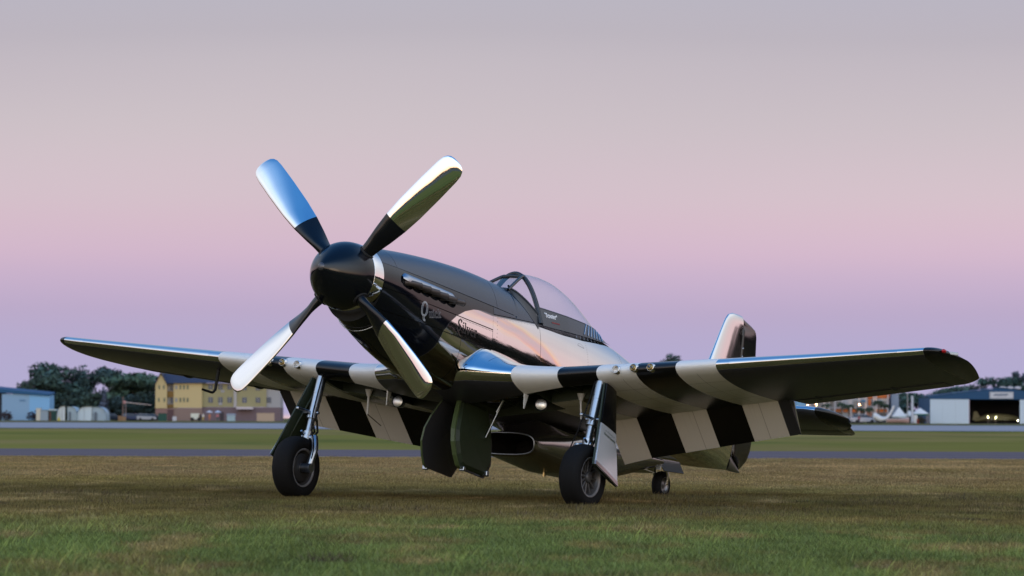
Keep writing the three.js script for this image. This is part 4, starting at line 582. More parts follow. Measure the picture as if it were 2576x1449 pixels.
function wingPaint(right) {
  const w = 2048, h = 1024, [cc, c] = canvas(w, h), [rc, r] = canvas(w, h), X = (y) => y / 6 * w, Y = (s, up) => h * (up ? .5 - .48 * s : .5 + .48 * s);
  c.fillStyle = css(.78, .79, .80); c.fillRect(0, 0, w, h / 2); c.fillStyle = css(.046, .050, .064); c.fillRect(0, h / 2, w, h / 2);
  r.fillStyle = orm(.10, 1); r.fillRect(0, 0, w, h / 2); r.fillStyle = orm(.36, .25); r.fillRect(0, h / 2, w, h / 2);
  const le = h * .012; c.fillStyle = css(.78, .79, .80); c.fillRect(0, h / 2, w, le); r.fillStyle = orm(.13, 1); r.fillRect(0, h / 2, w, le);
  for (let i = 0; i < 60; i++) { c.fillStyle = css(.12, .12, .12, rr(.02, .06)); c.fillRect(rr(0, w), rr(h / 2, h), rr(40, 260), rr(20, 160)); }
  const e = [.86, 1.318, 1.775, 2.232, 2.69, 3.147];
  e.slice(0, -1).forEach((y0, i) => { const white = i % 2 === 0, x = X(y0), ww = X(e[i + 1]) - x; c.fillStyle = white ? css(.80, .795, .775) : css(.004, .004, .005); c.fillRect(x, 0, ww, h); r.fillStyle = orm(white ? .38 : .22, 0); r.fillRect(x, 0, ww, h); });
  c.fillStyle = css(.004, .004, .005); c.fillRect(X(5.43), 0, w, h); r.fillStyle = orm(.25, 0); r.fillRect(X(5.43), 0, w, h);
  if (right) { // a star in a disc with bars, dark on the grey underside
    const cx = X(4.15), cy = Y(.42, false), kx = w / 6, ky = h * .48 / 1.55, R = .40;
    c.save(); c.translate(cx, cy); c.scale(kx, ky); c.fillStyle = css(.02, .02, .026); c.beginPath(); c.arc(0, 0, R, 0, 7); c.fill(); c.fillRect(-R * 2, -R * .27, R * 4, R * .54);
    c.fillStyle = css(.056, .060, .072); c.fillRect(-R * 1.93, -R * .2, R * .93, R * .4); c.fillRect(R * 1.0, -R * .2, R * .93, R * .4);
    c.beginPath(); for (let k = 0; k < 10; k++) { const a = -PI / 2 + k * PI / 5, q = k % 2 ? R * .382 : R; c.lineTo(q * Math.cos(a), q * Math.sin(a)); } c.fill(); c.restore();
  }
  c.strokeStyle = css(.02, .02, .02, .5); c.lineWidth = 1.3;
  for (const y of [.6, 1.55, 2.05, 2.9, 3.3, 3.75, 4.3, 4.85, 5.32]) { c.beginPath(); c.moveTo(X(y), Y(.04, false)); c.lineTo(X(y), h); c.moveTo(X(y), Y(.04, true)); c.lineTo(X(y), 0); c.stroke(); }
  for (const s of [.16, .34, .56]) for (const up of [true, false]) { c.beginPath(); c.moveTo(0, Y(s, up)); c.lineTo(w, Y(s, up)); c.stroke(); }
  for (const s of [.17, .33, .35, .55, .57, .74]) for (let x = 0; x < w; x += 9) { c.fillStyle = css(.05, .05, .05, .35); c.fillRect(x, Y(s, false), 1.6, 1.6); }
  // grime and drips behind the guns and the wells
  for (let i = 0; i < 90; i++) { const x = X(rr(.2, 5.2)), y = Y(rr(.05, .6), false), gr = c.createLinearGradient(0, y, 0, y + 160); gr.addColorStop(0, css(.03, .025, .02, rr(.04, .16))); gr.addColorStop(1, css(.03, .025, .02, 0)); c.fillStyle = gr; c.fillRect(x, y, rr(2, 10), 160); }
  const m = new THREE.MeshStandardMaterial({ map: tex(cc), roughnessMap: tex(rc, false), metalness: 1, roughness: 1 }); m.metalnessMap = m.roughnessMap; return m;
}
const wuv = (y, s, up) => [Math.abs(y) / 6, 1 - (up ? .5 - .48 * s : .5 + .48 * s)];
const cosines = (a, b, n) => range(0, 1, n).map((u) => lerp(a, b, .5 - .5 * Math.cos(PI * u)));
for (const side of [1, -1]) {
  const paint = wingPaint(side < 0), W = wing.at, sgn = (p) => [p[0], p[1] * side, p[2]];
  const XF = -2.43, XR = -3.12, XM = -2.80;
  // chordwise stations of the lower surface follow the wheel-well edges
  const lowS = (y) => { const yy = Math.min(y, 1.75), a = wing.sX(yy, XF), m = wing.sX(yy, XM), b = wing.sX(yy, XR); return [...range(0, 1, 14).map((u) => a * u * u), ...range(a, m, 4).slice(1), ...range(m, b, 4).slice(1), ...range(b, 1, 14).slice(1).map((s) => s)]; };
  const upS = cosines(0, 1, 44).map((s) => s);
  function surf(ys, up, cut, hole) {
    const pos = [], uv = [], idx = [], S = ys.map((y) => { let l = up ? upS : lowS(y); if (cut) l = l.map((s) => Math.min(s, cut)); return l; }), n = S[0].length;
    ys.forEach((y, i) => S[i].forEach((s) => { const p = W(y, s, up); p[2] += .0010 * (noise(p[0] * 4 + 50 * side, p[1] * 5) - .5); pos.push(...sgn(p)); uv.push(...wuv(y, s, up)); }));
    for (let i = 0; i < ys.length - 1; i++) for (let j = 0; j < n - 1; j++) {
      const ym = (ys[i] + ys[i + 1]) / 2; if (hole && !up && (ym > .12 && ym < .98 && j >= 14 && j < 22 || ym > .98 && ym < 1.72 && j >= 14 && j < 18)) continue;
      const a = i * n + j, b = a + 1, c = a + n, d = c + 1; (up ? side > 0 : side < 0) ? idx.push(a, b, c, b, d, c) : idx.push(a, c, b, b, c, d);
    }
    const g = new THREE.BufferGeometry(); g.setAttribute('position', new THREE.Float32BufferAttribute(pos, 3)); g.setAttribute('uv', new THREE.Float32BufferAttribute(uv, 2)); g.setIndex(idx); g.computeVertexNormals(); return g;
  }
  const wall = (ys, s0) => skin(ys.map((y) => [sgn(W(y, s0, true)), sgn(W(y, s0, false))]), { uv: ys.map((y) => [wuv(y, s0, true), wuv(y, s0, false)]) });
  const yA = [0, .06, .12, .2, .3, .38, .45, .52, .6, .68, .76, .86, .95, .98, 1.1, 1.2, 1.318, 1.45, 1.6, 1.72, 1.775, 1.9, 2.1, 2.232, 2.45, 2.69, 2.9, 3.147, 3.3], yB = [3.3, 3.6, 4.0, 4.4, 4.8, 5.15], yC = [5.15, 5.25, 5.34, 5.44];
  const yIn = yA.filter((y) => y <= .95), yMid = yA.filter((y) => y >= .95);
  part('wing', [surf(yIn, true), surf(yIn, false, 0, true), surf(yMid, true, FLAP_S), surf(yMid, false, FLAP_S, true), wall(yMid, FLAP_S), surf(yB, true, .80), surf(yB, false, .80), wall(yB, .80), surf(yC, true), surf(yC, false)], paint);
  const yT = [5.44, 5.48, 5.51, 5.54, 5.565, 5.59, 5.61, 5.624, 5.634, 5.642, 5.647, 5.650];
  const tip = part('wing_tip', [surf(yT, true), surf(yT, false)], paint);
  { const p = W(5.57, .012, true); if (side > 0) part('navigation_light', new THREE.SphereGeometry(.024, 14, 10).scale(1.5, 1, .9).translate(...sgn([p[0], 5.595, p[2] - .008])), gloss(side > 0 ? [.42, .01, .02] : [.01, .18, .10], .1), tip);
    const q = W(5.63, .012, true); if (side > 0) part('strobe_light', rbox(.10, .022, .034, .010, 0, 0, 0).rotateZ(side * -.95).translate(...sgn([q[0] + .07, 5.635, q[2] + .002])), gloss([.55, .58, .60], .12), tip); }
  // wells: dark green boxes up inside the wing
  const well = (y0, y1, x0, x1, d) => { const c = (x, y, up) => { const p = W(y, wing.sX(y, x), false); return sgn([p[0], y, p[2] + (up ? d : -.001)]); }; const ring = (up) => [c(x0, y0, up), c(x0, (y0 + y1) / 2, up), c(x0, y1, up), c(x1, y1, up), c(x1, (y0 + y1) / 2, up), c(x1, y0, up)]; return skin([ring(false), ring(true)], { closed: true, capB: true }).toNonIndexed(); };
  const ww = part('wheel_well', [flat(well(.12, .98, XF, XR, .20)), flat(well(.98, 1.72, XF, XM, .17))], M.green);
  for (const y of [.35, .6, .85, 1.1, 1.35, 1.58]) part('well_rib', box(y < .98 ? .66 : .35, .012, .10, y < .98 ? -2.77 : -2.61, y * side, W(y, .2, false)[2] + .13), M.green, ww);
  part('hydraulic_pipe', [tube([[-2.5, .2 * side, -.72], [-2.6, .6 * side, -.70], [-2.5, 1.2 * side, -.62]], .008, 20, 6), tube([[-2.7, .15 * side, -.70], [-2.8, .5 * side, -.71], [-2.65, 1.1 * side, -.60]], .006, 20, 6)], M.steel, ww);
  // flap, lowered; aileron
  {
    const a = THREE.MathUtils.degToRad(44), K = 1.2, rows = [], uvs = [];
    for (const y of [.95, 1.1, 1.318, 1.5, 1.775, 2.0, 2.232, 2.45, 2.69, 2.9, 3.147, 3.29]) {
      const H = W(y, .79, false), Hu = W(y, .79, true), r = (Hu[2] - H[2]) / 2 * .92, hx = H[0], hz = (H[2] + Hu[2]) / 2, row = [], u = [];
      const put = (x, z, s, up) => { const dx = (x - hx) * (x < hx ? K : 1), dz = z - hz; row.push(sgn([hx + dx * Math.cos(a) - dz * Math.sin(a), y, hz + dx * Math.sin(a) + dz * Math.cos(a) - .020])); u.push(wuv(y, s, up)); };
      for (let k = 0; k <= 10; k++) { const q = -PI / 2 + k / 10 * PI; put(hx + r * Math.cos(q), hz + r * Math.sin(q), .79, q > 0); }
      for (const s of range(.80, 1, 8)) { const p = W(y, s, true); put(p[0], lerp(p[2] - r * .08, p[2], (s - .8) / .2), s, true); }
      for (const s of range(1, .80, 8)) { const p = W(y, s, false); put(p[0], lerp(p[2] + r * .08, p[2], (s - .8) / .2), s, false); }
      rows.push(row); uvs.push(u);
    }
    part('flap', skin(rows, { closed: true, capA: true, capB: true, uv: uvs }), paint);
    const ar = [], au = [];
    for (const y of [3.31, 3.8, 4.3, 4.8, 5.14]) { const row = [], u = []; for (const s of range(.805, 1, 8)) { row.push(sgn(W(y, s, true))); u.push(wuv(y, s, true)); } for (const s of range(1, .805, 8)) { const p = W(y, s, false); p[2] -= .006; row.push(sgn(p)); u.push(wuv(y, s, false)); } ar.push(row); au.push(u); }
    part('aileron', skin(ar, { closed: true, capA: true, capB: true, uv: au }), paint);
    part('aileron_fairing', [3.62, 4.55].map((y) => { const p = W(y, .82, false); return new THREE.SphereGeometry(.05, 12, 8).scale(2.6, .5, .7).translate(...sgn([p[0], y, p[2] + .01])); }), M.frame);
  }
  // guns
  [2.017, 2.22, 2.4165].forEach((y, i) => {
    const z = [-.486, -.4645, -.4535][i], x = wing.xLE(y), g = part('gun_fairing', lathe([[-.10, .050], [.0, .046], [.035, .043], [.040, .040], [.038, .036], [-.06, .034]], 22).translate(x, y * side, z), M.alu);
    if (i) { part('gun_barrel', [lathe([[-.1, .026], [.050, .026], [.054, .022], [.050, .014], [0, .013]], 18).translate(x, y * side, z), lathe([[.02, .026], [.022, .034], [.03, .034], [.032, .026]], 18).translate(x, y * side, z)], M.brass, g); part('barrel_tip', lathe([[.05, .014], [.075, .013], [.078, .007], [.03, .006]], 14).translate(x, y * side, z), M.steel, g); }
    else part('gun_bore', lathe([[-.06, .034], [-.062, .001]], 18).translate(x, y * side, z), M.dark, g);
  });
  // landing lamp hung in the well
  { const q = [-2.70, .91 * side, -.80], aim = (g) => g.rotateZ(side > 0 ? .42 : .06).translate(...q), l = part('landing_light', aim(lathe([[-.12, .03], [-.07, .058], [-.005, .070], [.008, .070], [.010, .062]], 30)), M.satin); part('lamp_glass', aim(lathe([[.005, .062], [.014, .045], [.019, .02], [.020, .001]], 30)), mat([.82, .82, .8], .38, 1), l); part('lamp_bracket', rod([q[0] - .06, q[1], q[2]], [q[0] - .06, q[1], q[2] + .16], .012), M.green, l); }
  // main leg: oleo strut, scissors, fork, wheel, strut door
  {
    const up = [-2.44, 1.766 * side, -.56], lo = [-2.29, 1.766 * side, -1.315], pt = (k, o = [0, 0, 0]) => up.map((v, i) => lerp(v, lo[i], k) + o[i]), d = [lo[0] - up[0], 0, lo[2] - up[2]];
    const leg = part('gear_leg', [rod(pt(-.05), pt(.66), .056, .054, 24), rod(pt(.66), pt(.70), .063, .063, 24), rod(pt(.70), pt(.95), .040, .040, 20), rod(pt(.30), pt(.312), .059, .059, 24), rod(pt(.0), pt(.03), .072, .072, 24)], M.steel);
    const kn = pt(.97);
    part('gear_fork', [rod(pt(.90), pt(1.05), .058, .050, 20), rod([kn[0], kn[1] + .06 * side, kn[2]], [kn[0] + .01, kn[1] - .12 * side, kn[2] - .02], .03, .034, 14), tube([[kn[0] + .01, kn[1] - .10 * side, kn[2] - .0], [-2.265, 1.635 * side, -1.37], [-2.25, 1.618 * side, -1.44], [-2.23, 1.625 * side, -1.54], [-2.215, 1.64 * side, -1.65]], .040, 26, 12), rod([-2.21, 1.60 * side, -1.65], [-2.21, 1.72 * side, -1.65], .052, .052, 20), rod([kn[0] + .05, kn[1] + .02 * side, kn[2] + .02], [kn[0] + .10, kn[1] + .02 * side, kn[2] + .05], .014, .012, 10)], M.steel, leg);
    const sc = [lo[0] - .15, lo[1] - .01 * side, lerp(up[2], lo[2], .86)];
    part('scissor_link', [rod(pt(.68, [-.05, .03 * side, 0]), [sc[0], sc[1] + .02 * side, sc[2]], .012), rod(pt(.68, [-.05, -.03 * side, 0]), [sc[0], sc[1] - .02 * side, sc[2]], .012), rod(pt(1.0, [-.05, .03 * side, 0]), [sc[0], sc[1] + .02 * side, sc[2]], .012), rod(pt(1.0, [-.05, -.03 * side, 0]), [sc[0], sc[1] - .02 * side, sc[2]], .012)], M.dark, leg);
    part('door_link', [rbox(.30, .035, .030, .010, 0, 0, 0).translate(...pt(.60, [.14, .02 * side, 0])), rod(pt(.60, [.0, -.075 * side, 0]), pt(.60, [.0, .16 * side, 0]), .016)], M.steel, leg);
    part('brake_hose', tube([pt(.05, [.05, -.04 * side, 0]), pt(.4, [.075, -.05 * side, 0]), pt(.75, [.10, -.08 * side, 0]), [-2.20, 1.60 * side, -1.45], [-2.2, 1.62 * side, -1.6]], .008, 40, 6), M.rubber, leg);
    // wheel
    const wc = [-2.21, 1.805 * side, -1.65], R = .343, prof = [[-.085, .195], [-.105, .215], [-.122, .25], [-.120, .285], [-.100, .318], [-.066, .336], [-.03, .342], [0, R], [.03, .342], [.066, .336], [.100, .318], [.120, .285], [.122, .25], [.105, .215], [.085, .195]];
    const turn = (g) => g.rotateZ(PI / 2 * side).translate(...wc);     // +x of a lathe becomes the outer side
    const tyre = lathe(prof.flatMap((p, i) => i < prof.length - 1 ? [p, [(p[0] + prof[i + 1][0]) / 2, (p[1] + prof[i + 1][1]) / 2 + .002]] : [p]), 72);
    { const P = tyre.attributes.position; for (let i = 0; i < P.count; i++) { const z = P.getZ(i), y = P.getY(i); void y; if (z < -.318) { P.setZ(i, -.318 - (-.318 - z) * .15); P.setX(i, P.getX(i) * 1.06); } } tyre.computeVertexNormals(); }
    const wheel = part('main_wheel', [turn(lathe([[-.09, .196], [-.10, .214], [-.088, .218], [-.07, .205], [-.03, .18], [.03, .18], [.07, .205], [.088, .218], [.10, .214], [.094, .196], [.075, .185], [.03, .17], [-.03, .17], [-.075, .185]], 48)), turn(lathe([[.09, .001], [.09, .045], [.075, .06], [-.075, .06], [-.09, .045], [-.09, .001]], 30)), ...Array.from({ length: 12 }, (_, k) => turn(rbox(.035, .135, .024, .008, .045, .118, 0).rotateX(k / 12 * 2 * PI)))], mat([.10, .10, .105], .42, .4));
    part('rim_flange', [1, -1].map((k) => turn(lathe([[.088 * k, .190], [.101 * k, .196], [.104 * k, .206], [.101 * k, .216], [.09 * k, .219]], 48))), mat([.22, .22, .235], .42, .35), wheel);
    part('brake_disc', turn(lathe([[-.02, .001], [-.02, .168], [.0, .168], [.0, .001]], 40)), M.dark, wheel);
    part('brake_disc', turn(lathe([[-.086, .06], [-.086, .15], [-.06, .16], [-.02, .165]], 40)), mat([.035, .035, .038], .45, .4), wheel);
    part('tyre', turn(tyre), M.rubber, wheel);
    part('tyre_groove', [-.045, -.015, .015, .045].map((x) => turn(new THREE.TorusGeometry(R - .003 - Math.abs(x) * .06, .0035, 6, 72).rotateY(PI / 2).translate(x, 0, 0))), M.dark, wheel);
    // strut door
    const TF = [-2.384, 1.867, -.615], BF = [-2.03, 2.04, -1.535], BR = [-2.54, 2.04, -1.685], TR = [-2.60, 1.867, -.665], MF = [-2.226, 1.946, -1.065], MR = [-2.53, 1.96, -1.135];
    const slab = (a, b, c, e, curve) => { const n = 8, grid = (o) => range(0, 1, n).map((v) => range(0, 1, 6).map((u) => [0, 1, 2].map((k) => lerp(lerp(a[k], b[k], u), lerp(e[k], c[k], u), v) + (k === 1 ? o + curve * Math.sin(PI * u) : 0)).map((q, k) => k === 1 ? q * side : q))), A = grid(.008), B = grid(-.010); const ring = (i) => [...A[i], ...B[i].slice().reverse()]; return skin(range(0, n, n).map((i) => ring(Math.round(i))), { closed: true, capA: true, capB: true }); };
    const door = part('gear_door', flat(slab(TF, TR, MR, MF, .012)), gloss([.004, .004, .005], .22));
    part('lower_door_panel', flat(slab(MF, MR, BR, BF, .006)), mat([.66, .70, .75], .26, .45), door);
    part('door_edge_strip', flat(slab([0, 1, 2].map((k) => lerp(MF[k], BF[k], .92)), [0, 1, 2].map((k) => lerp(MR[k], BR[k], .92)), BR, BF, .006).translate(0, .004 * side, 0)), mat([.45, .40, .42], .3, .9), door);
    const grow = ([x, y, z], a, b) => [x + a, y - .016, z + b];
    part('door_liner', flat(slab(grow(TF, .016, .005), grow(TR, -.012, .005), grow(BR, -.012, -.006), grow(BF, .016, -.006), -.018)), M.green, door);
    part('door_stiffener', [rod([TF[0] - .10, (TF[1] - .045) * side, TF[2] - .05], [BF[0] - .16, (BF[1] - .045) * side, BF[2] + .10], .016, .02, 8), rod([TR[0] + .05, (TR[1] - .045) * side, TR[2] - .05], [BR[0] + .12, (BR[1] - .045) * side, BR[2] + .14], .014, .018, 8)], M.green, door);
    if (side > 0) {
      const [dc, g] = canvas(512, 256); g.fillStyle = '#163018'; g.textAlign = 'center'; g.font = 'italic 62px serif'; g.fillText('In Memory of', 256, 80, 460); g.font = 'italic bold 92px serif'; g.fillText('Kermit', 130, 190, 220); g.fillText('South', 370, 190, 220);
      const pnt = (u, v) => [0, 1, 2].map((k) => lerp(lerp(MF[k], MR[k], u), lerp(BF[k], BR[k], u), v) + (k === 1 ? .0125 + .006 * Math.sin(PI * u) : 0));
      part('lettering', skin(range(.16, .92, 6).map((u) => range(.06, .27, 3).map((v) => pnt(u, v))), { uv: range(0, 1, 6).map((u) => range(0, 1, 3).map((v) => [u, 1 - v])) }), new THREE.MeshStandardMaterial({ map: tex(dc), transparent: true, alphaTest: .5, roughness: .7 }), door);
    }
  }
  // inner clamshell door under the belly
  {
    const prof = [[-2.35, -.79], [-2.31, -.86], [-2.21, -1.03], [-2.15, -1.18], [-2.145, -1.32], [-2.20, -1.46], [-2.27, -1.56], [-2.33, -1.585], [-2.84, -1.60], [-2.965, -1.44], [-2.97, -1.2], [-2.965, -1.0], [-2.95, -.79]];
    const yAt = (z) => .085 + .12 * clamp((-.79 - z) / .8) + .03 * Math.sin(PI * clamp((-.79 - z) / .8)), ring = (o) => prof.map(([x, z]) => [x, (yAt(z) + o) * side, z]);
    const d = part('wheel_bay_door', flat(skin([ring(-.012), ring(.012)], { closed: true, capA: true, capB: true })), mat([.055, .055, .06], .38, .5));
    const inner = prof.map(([x, z]) => [lerp(x, -2.58, .06), lerp(z, -1.2, .05)]);
    part('door_liner', flat(skin([inner.map(([x, z]) => [x, (yAt(z) + .016) * side, z]), inner.map(([x, z]) => [lerp(x, -2.58, .14), (yAt(z) + .05) * side, lerp(z, -1.2, .1)])], { closed: true, capB: true })), M.green, d);
    part('door_flange', flat(skin(prof.slice(0, 8).map(([x, z]) => [[x + .004, (yAt(z) - .012) * side, z], [x + .002, (yAt(z) + (side > 0 ? .036 : .012)) * side, z - .005], [x - .02, (yAt(z) + (side > 0 ? .036 : .012)) * side, z - .005]]))), mat([.055, .080, .028], .42), d);
    part('door_latch', [rbox(.05, .06, .05, .01, -2.36, (yAt(-1.57) + .03) * side, -1.58), rbox(.06, .07, .06, .012, -2.82, (yAt(-1.57) + .04) * side, -1.55)], M.steel, d);
    part('door_actuator', [rod([-2.80, .36 * side, -.78], [-2.78, (yAt(-1.15) + .05) * side, -1.16], .010, .010, 10), rod([-2.80, .37 * side, -.74], [-2.795, .31 * side, -.88], .018, .018, 10)], M.steel, d);
  }
  // tie-down / drain mast and link under the wing
  part('wing_mast', flat(skin([[[-2.40, .86, -.74], [-2.48, .86, -.745], [-2.48, .875, -.745], [-2.40, .875, -.74]], [[-2.415, .865, -.90], [-2.43, .865, -.90], [-2.43, .872, -.90], [-2.415, .872, -.90]]].map((r) => r.map(sgn)), { closed: true, capA: true, capB: true })), M.white);
  part('lock_rod', [rod([-2.77, 1.35 * side, -.66], [-2.775, 1.35 * side, -.735], .045, .020, 12), rod([-2.775, 1.35 * side, -.73], [-2.81, 1.36 * side, -.93], .014, .010, 8)], M.white);
  if (side < 0) part('lock_rod', rod([-2.81, -1.36, -.93], [-3.02, -1.30, -1.02], .005, .005, 6), M.dark);
  if (side < 0) part('pitot_tube', [rod([-2.62, -3.30, -.46], [-2.60, -3.30, -.74], .020, .016, 10), tube([[-2.60, -3.30, -.72], [-2.57, -3.30, -.765], [-2.46, -3.30, -.775], [-2.36, -3.30, -.775]], .014, 14, 8)], M.dark);
}
// ---- radiator scoop
{
  const st = [[-3.56, -1.085, .37, .112, 3.2], [-3.62, -1.085, .385, .125, 3.2], [-3.9, -1.05, .40, .175, 3], [-4.4, -1.0, .41, .255, 2.8], [-5.0, -.93, .41, .285, 2.6], [-5.6, -.86, .38, .25, 2.4], [-6.2, -.76, .33, .17, 2.3], [-6.7, -.70, .27, .07, 2.2]];
  const ring = ([x, z, w, h, n], k = 1) => range(0, 2 * PI, 48).slice(0, -1).map((a) => [x + (k < 1 ? 0 : .05 * Math.sin(a)), w * k * Math.sign(Math.cos(a)) * Math.abs(Math.cos(a)) ** (2 / n), z + h * (k < 1 ? k * .97 : 1) * Math.sign(Math.sin(a)) * Math.abs(Math.sin(a)) ** (2 / n)]);
  const fine = range(0, st.length - 1, 40).map((u) => { const i = Math.min(st.length - 2, Math.floor(u)); return st[i].map((v, k) => lerp(v, st[i + 1][k], u - i)); });
  const sc = part('radiator_scoop', skin(fine.map((q) => ring(q)), { closed: true }), mat([.36, .36, .36], .16, .95));
  part('scoop_duct', skin([ring([-3.545, -1.085, .362, .106, 3.2]), ring([-3.75, -1.07, .34, .10, 3.2]), ring([-4.3, -1.02, .30, .09, 3])], { closed: true, capB: true }), M.dark, sc);
  part('scoop_lip', tube(ring([-3.555, -1.085, .368, .112, 3.2]), .009, 90, 6, true), M.steel, sc);
  part('scoop_gutter', skin(range(-3.45, -5.2, 14).map((x) => range(-1, 1, 16).map((u) => [x, u * .40, -.82 - .10 * Math.sqrt(1 - u * u * .98) * smooth(-3.4, -4.2, x)]))), mat([.30, .30, .31], .2, .9));
  part('drain_cock', [rod([-4.42, .02, -1.25], [-4.42, .02, -1.30], .012), rod([-4.42, .02, -1.28], [-4.46, .03, -1.285], .008)], M.brass);
  part('exit_flap', box(.26, .46, .012, -6.45, 0, -.86).rotateY(0), M.alu);
}
// ---- tail
{
  const yt = (s) => 5 * (.2969 * Math.sqrt(s) - .126 * s - .3516 * s * s + .2843 * s ** 3 - .1026 * s ** 4);
  // fin and rudder: rows of height, each with leading edge, hinge and trailing edge
  const finLE = [[-.1, -7.2], [.22, -6.9], [.29, -7.30], [.42, -7.78], [.787, -8.03], [1.2, -8.245], [1.36, -8.335], [1.43, -8.40], [1.468, -8.50], [1.478, -8.62]];
  const hinge = (z) => lerp(-8.82, -8.75, (z + .3) / 1.75), thick = (z) => lerp(.20, .085, clamp(z / 1.4));
  const zs = [-.1, .1, .22, .29, .36, .42, .6, .787, 1.0, 1.2, 1.3, 1.36, 1.40, 1.43, 1.452, 1.468, 1.478];
  const row = (z, half) => { const a = interp(finLE, z), b = hinge(z), T = thick(z) * (z > 1.36 ? Math.sqrt(clamp(1 - ((z - 1.36) / .12) ** 2, .01, 1)) : 1); const c = a + 9.25; return range(0, 1, 20).map((u) => { const s = u * u * (a - b) / Math.max(.3, c), x = lerp(a, b, u * u); return [x, half * Math.min(T / 2, yt(clamp(s)) * T * .5 / .5), z]; }); };
  part('fin', zs.slice(0, 0).concat([1, -1]).map((h) => { const g = skin(zs.map((z) => row(z, h)), {}); return h > 0 ? g : g; }), mat([.80, .805, .81], .09, 1));
  part('fin_panel', flat(box(.10, .004, .30, 0, 0, 0)).translate(-8.69, .046, 1.09), M.black); part('fin_strip', flat(box(.085, .006, .62, 0, 0, 0)).translate(-8.70, .062, .62), mat([.30, .31, .33], .4, .6));
  const TE = [[-.40, -9.06], [-.36, -9.10], [-.33, -9.16], [-.22, -9.28], [-.1, -9.335], [.0, -9.352], [.4, -9.31], [1.06, -9.228], [1.3, -9.195], [1.36, -9.17], [1.39, -9.12], [1.42, -8.98], [1.452, -8.80]];
  const zr = [-.385, -.37, -.34, -.30, -.26, -.22, -.16, -.1, 0, .3, .6, .9, 1.06, 1.2, 1.3, 1.35, 1.38, 1.41, 1.44, 1.452];
  part('rudder', skin(zr.map((z) => { const a = hinge(z) + .012 - .24 * clamp((-.25 - z) / .12), b = Math.min(a - .01, interp(TE, z)), w = .052 * (z > 1.3 ? .5 : 1) * clamp((z + .40) / .08, .3, 1); return [...range(0, 1, 8).map((u) => [lerp(a, b, u), w * (1 - u) + .003, z]), ...range(1, 0, 8).map((u) => [lerp(a, b, u), -(w * (1 - u) + .003), z])]; }), { closed: true, capA: true, capB: true }), gloss([.007, .007, .008], .12));
  for (let k = 0; k < 4; k++) part('hinge_bolt', new THREE.SphereGeometry(.014, 8, 6).translate(-8.78, .048, .78 + k * .1), M.steel);
  part('tail_cap', skin([range(0, 2 * PI, 40).slice(0, -1).map((t) => fus(-8.795, t, 0)), range(0, 2 * PI, 40).slice(0, -1).map((t) => { const p = fus(-8.795, t, -.02); return [-8.81, p[1] * .6, p[2]]; })], { closed: true, capB: true }), M.alu);
  part('tail_cone', skin([-8.76, -8.80, -8.86, -8.92, -8.98, -9.03, -9.07, -9.09].map((x) => { const q = (-8.76 - x) / .33, top = lerp(-.20, -.402, Math.min(1, q * 1.02)), bot = -.435 + .02 * q * q, w = .043 * (1 - .5 * q * q); return range(0, 2 * PI, 25).slice(0, -1).map((a) => [x, w * Math.cos(a), (top + bot) / 2 + (top - bot) / 2 * Math.sin(a)]); }), { closed: true, capB: true }), mat([.30, .30, .31], .3, .9));
  for (const s of [1, -1]) {
    const le = (y) => -7.32 - .13 * y - (y > 1.55 ? .62 * (1 - Math.sqrt(1 - ((y - 1.55) / .342) ** 2)) : 0), te = (y) => -8.35 - (0) + (y > 1.70 ? .10 * ((y - 1.70) / .19) ** 2 : 0);
    const P = (y, u, up) => { const a = le(y), b = te(y), c = a - b, S = u * .68, T = .11 * (y > 1.66 ? Math.sqrt(clamp(1 - ((y - 1.66) / .235) ** 2, .01, 1)) : 1); return [a - u * c, y * s, .115 - .05 * u + (up ? 1 : -1) * yt(S) * T * 1.45]; };
    const sk = (ys, ups = [true, false]) => ups.map((up) => skin(ys.map((y) => range(0, 1, 18).map((u) => P(y, u * u, up)))));
    const st = part('tailplane', sk([0, .3, .8, 1.2, 1.6, 1.70], [true]), mat([.72, .73, .74], .14, 1)); part('tailplane_underside', sk([0, .3, .8, 1.2, 1.6, 1.70], [false]), mat([.050, .054, .066], .36, .25), st); part('tailplane_tip', sk([1.70, 1.74, 1.78, 1.81, 1.84, 1.86, 1.88, 1.89]), M.black, st);
    const el = (ys) => skin(ys.map((y) => { const b = te(y) - .006, e = y > 1.60 ? lerp(-8.82, te(y) - .03, ((y - 1.60) / .23) ** 2.0) : -8.84, z = .063, t = .030 * (y > 1.8 ? lerp(1, .6, (y - 1.8) / .03) : 1); return [[b, y * s, z + t], [lerp(b, e, .5), y * s, z - .008 + t * .5], [e, y * s, z - .025], [lerp(b, e, .5), y * s, z - .018 - t * .5], [b, y * s, z - t]]; }), { closed: true, capA: true, capB: true });
    const ev = part('elevator', el([.12, .8, 1.4, 1.62]), mat([.055, .058, .068], .36, .25)); part('elevator_tip', el([1.62, 1.67, 1.71, 1.75, 1.78, 1.80, 1.82, 1.83]), M.black, ev);
  }
  // tail wheel
  const c = [-7.18, 0, -.905], R = .165, prof = [[-.045, .085], [-.056, .10], [-.058, .125], [-.045, .150], [-.02, .163], [0, R], [.02, .163], [.045, .150], [.058, .125], [.056, .10], [.045, .085]];
  const turn = (g) => g.rotateZ(PI / 2).translate(...c);
  const tw = part('tail_wheel', [turn(lathe([[.048, .088], [.055, .096], [.040, .085], [.02, .06], [.03, .03], [.035, .001]], 32)), turn(lathe([[-.048, .088], [-.055, .096], [-.040, .085], [-.02, .06], [-.03, .03], [-.035, .001]], 32))], mat([.22, .22, .23], .35, .8));
  part('tyre', turn(lathe(prof, 48)), M.rubber, tw);
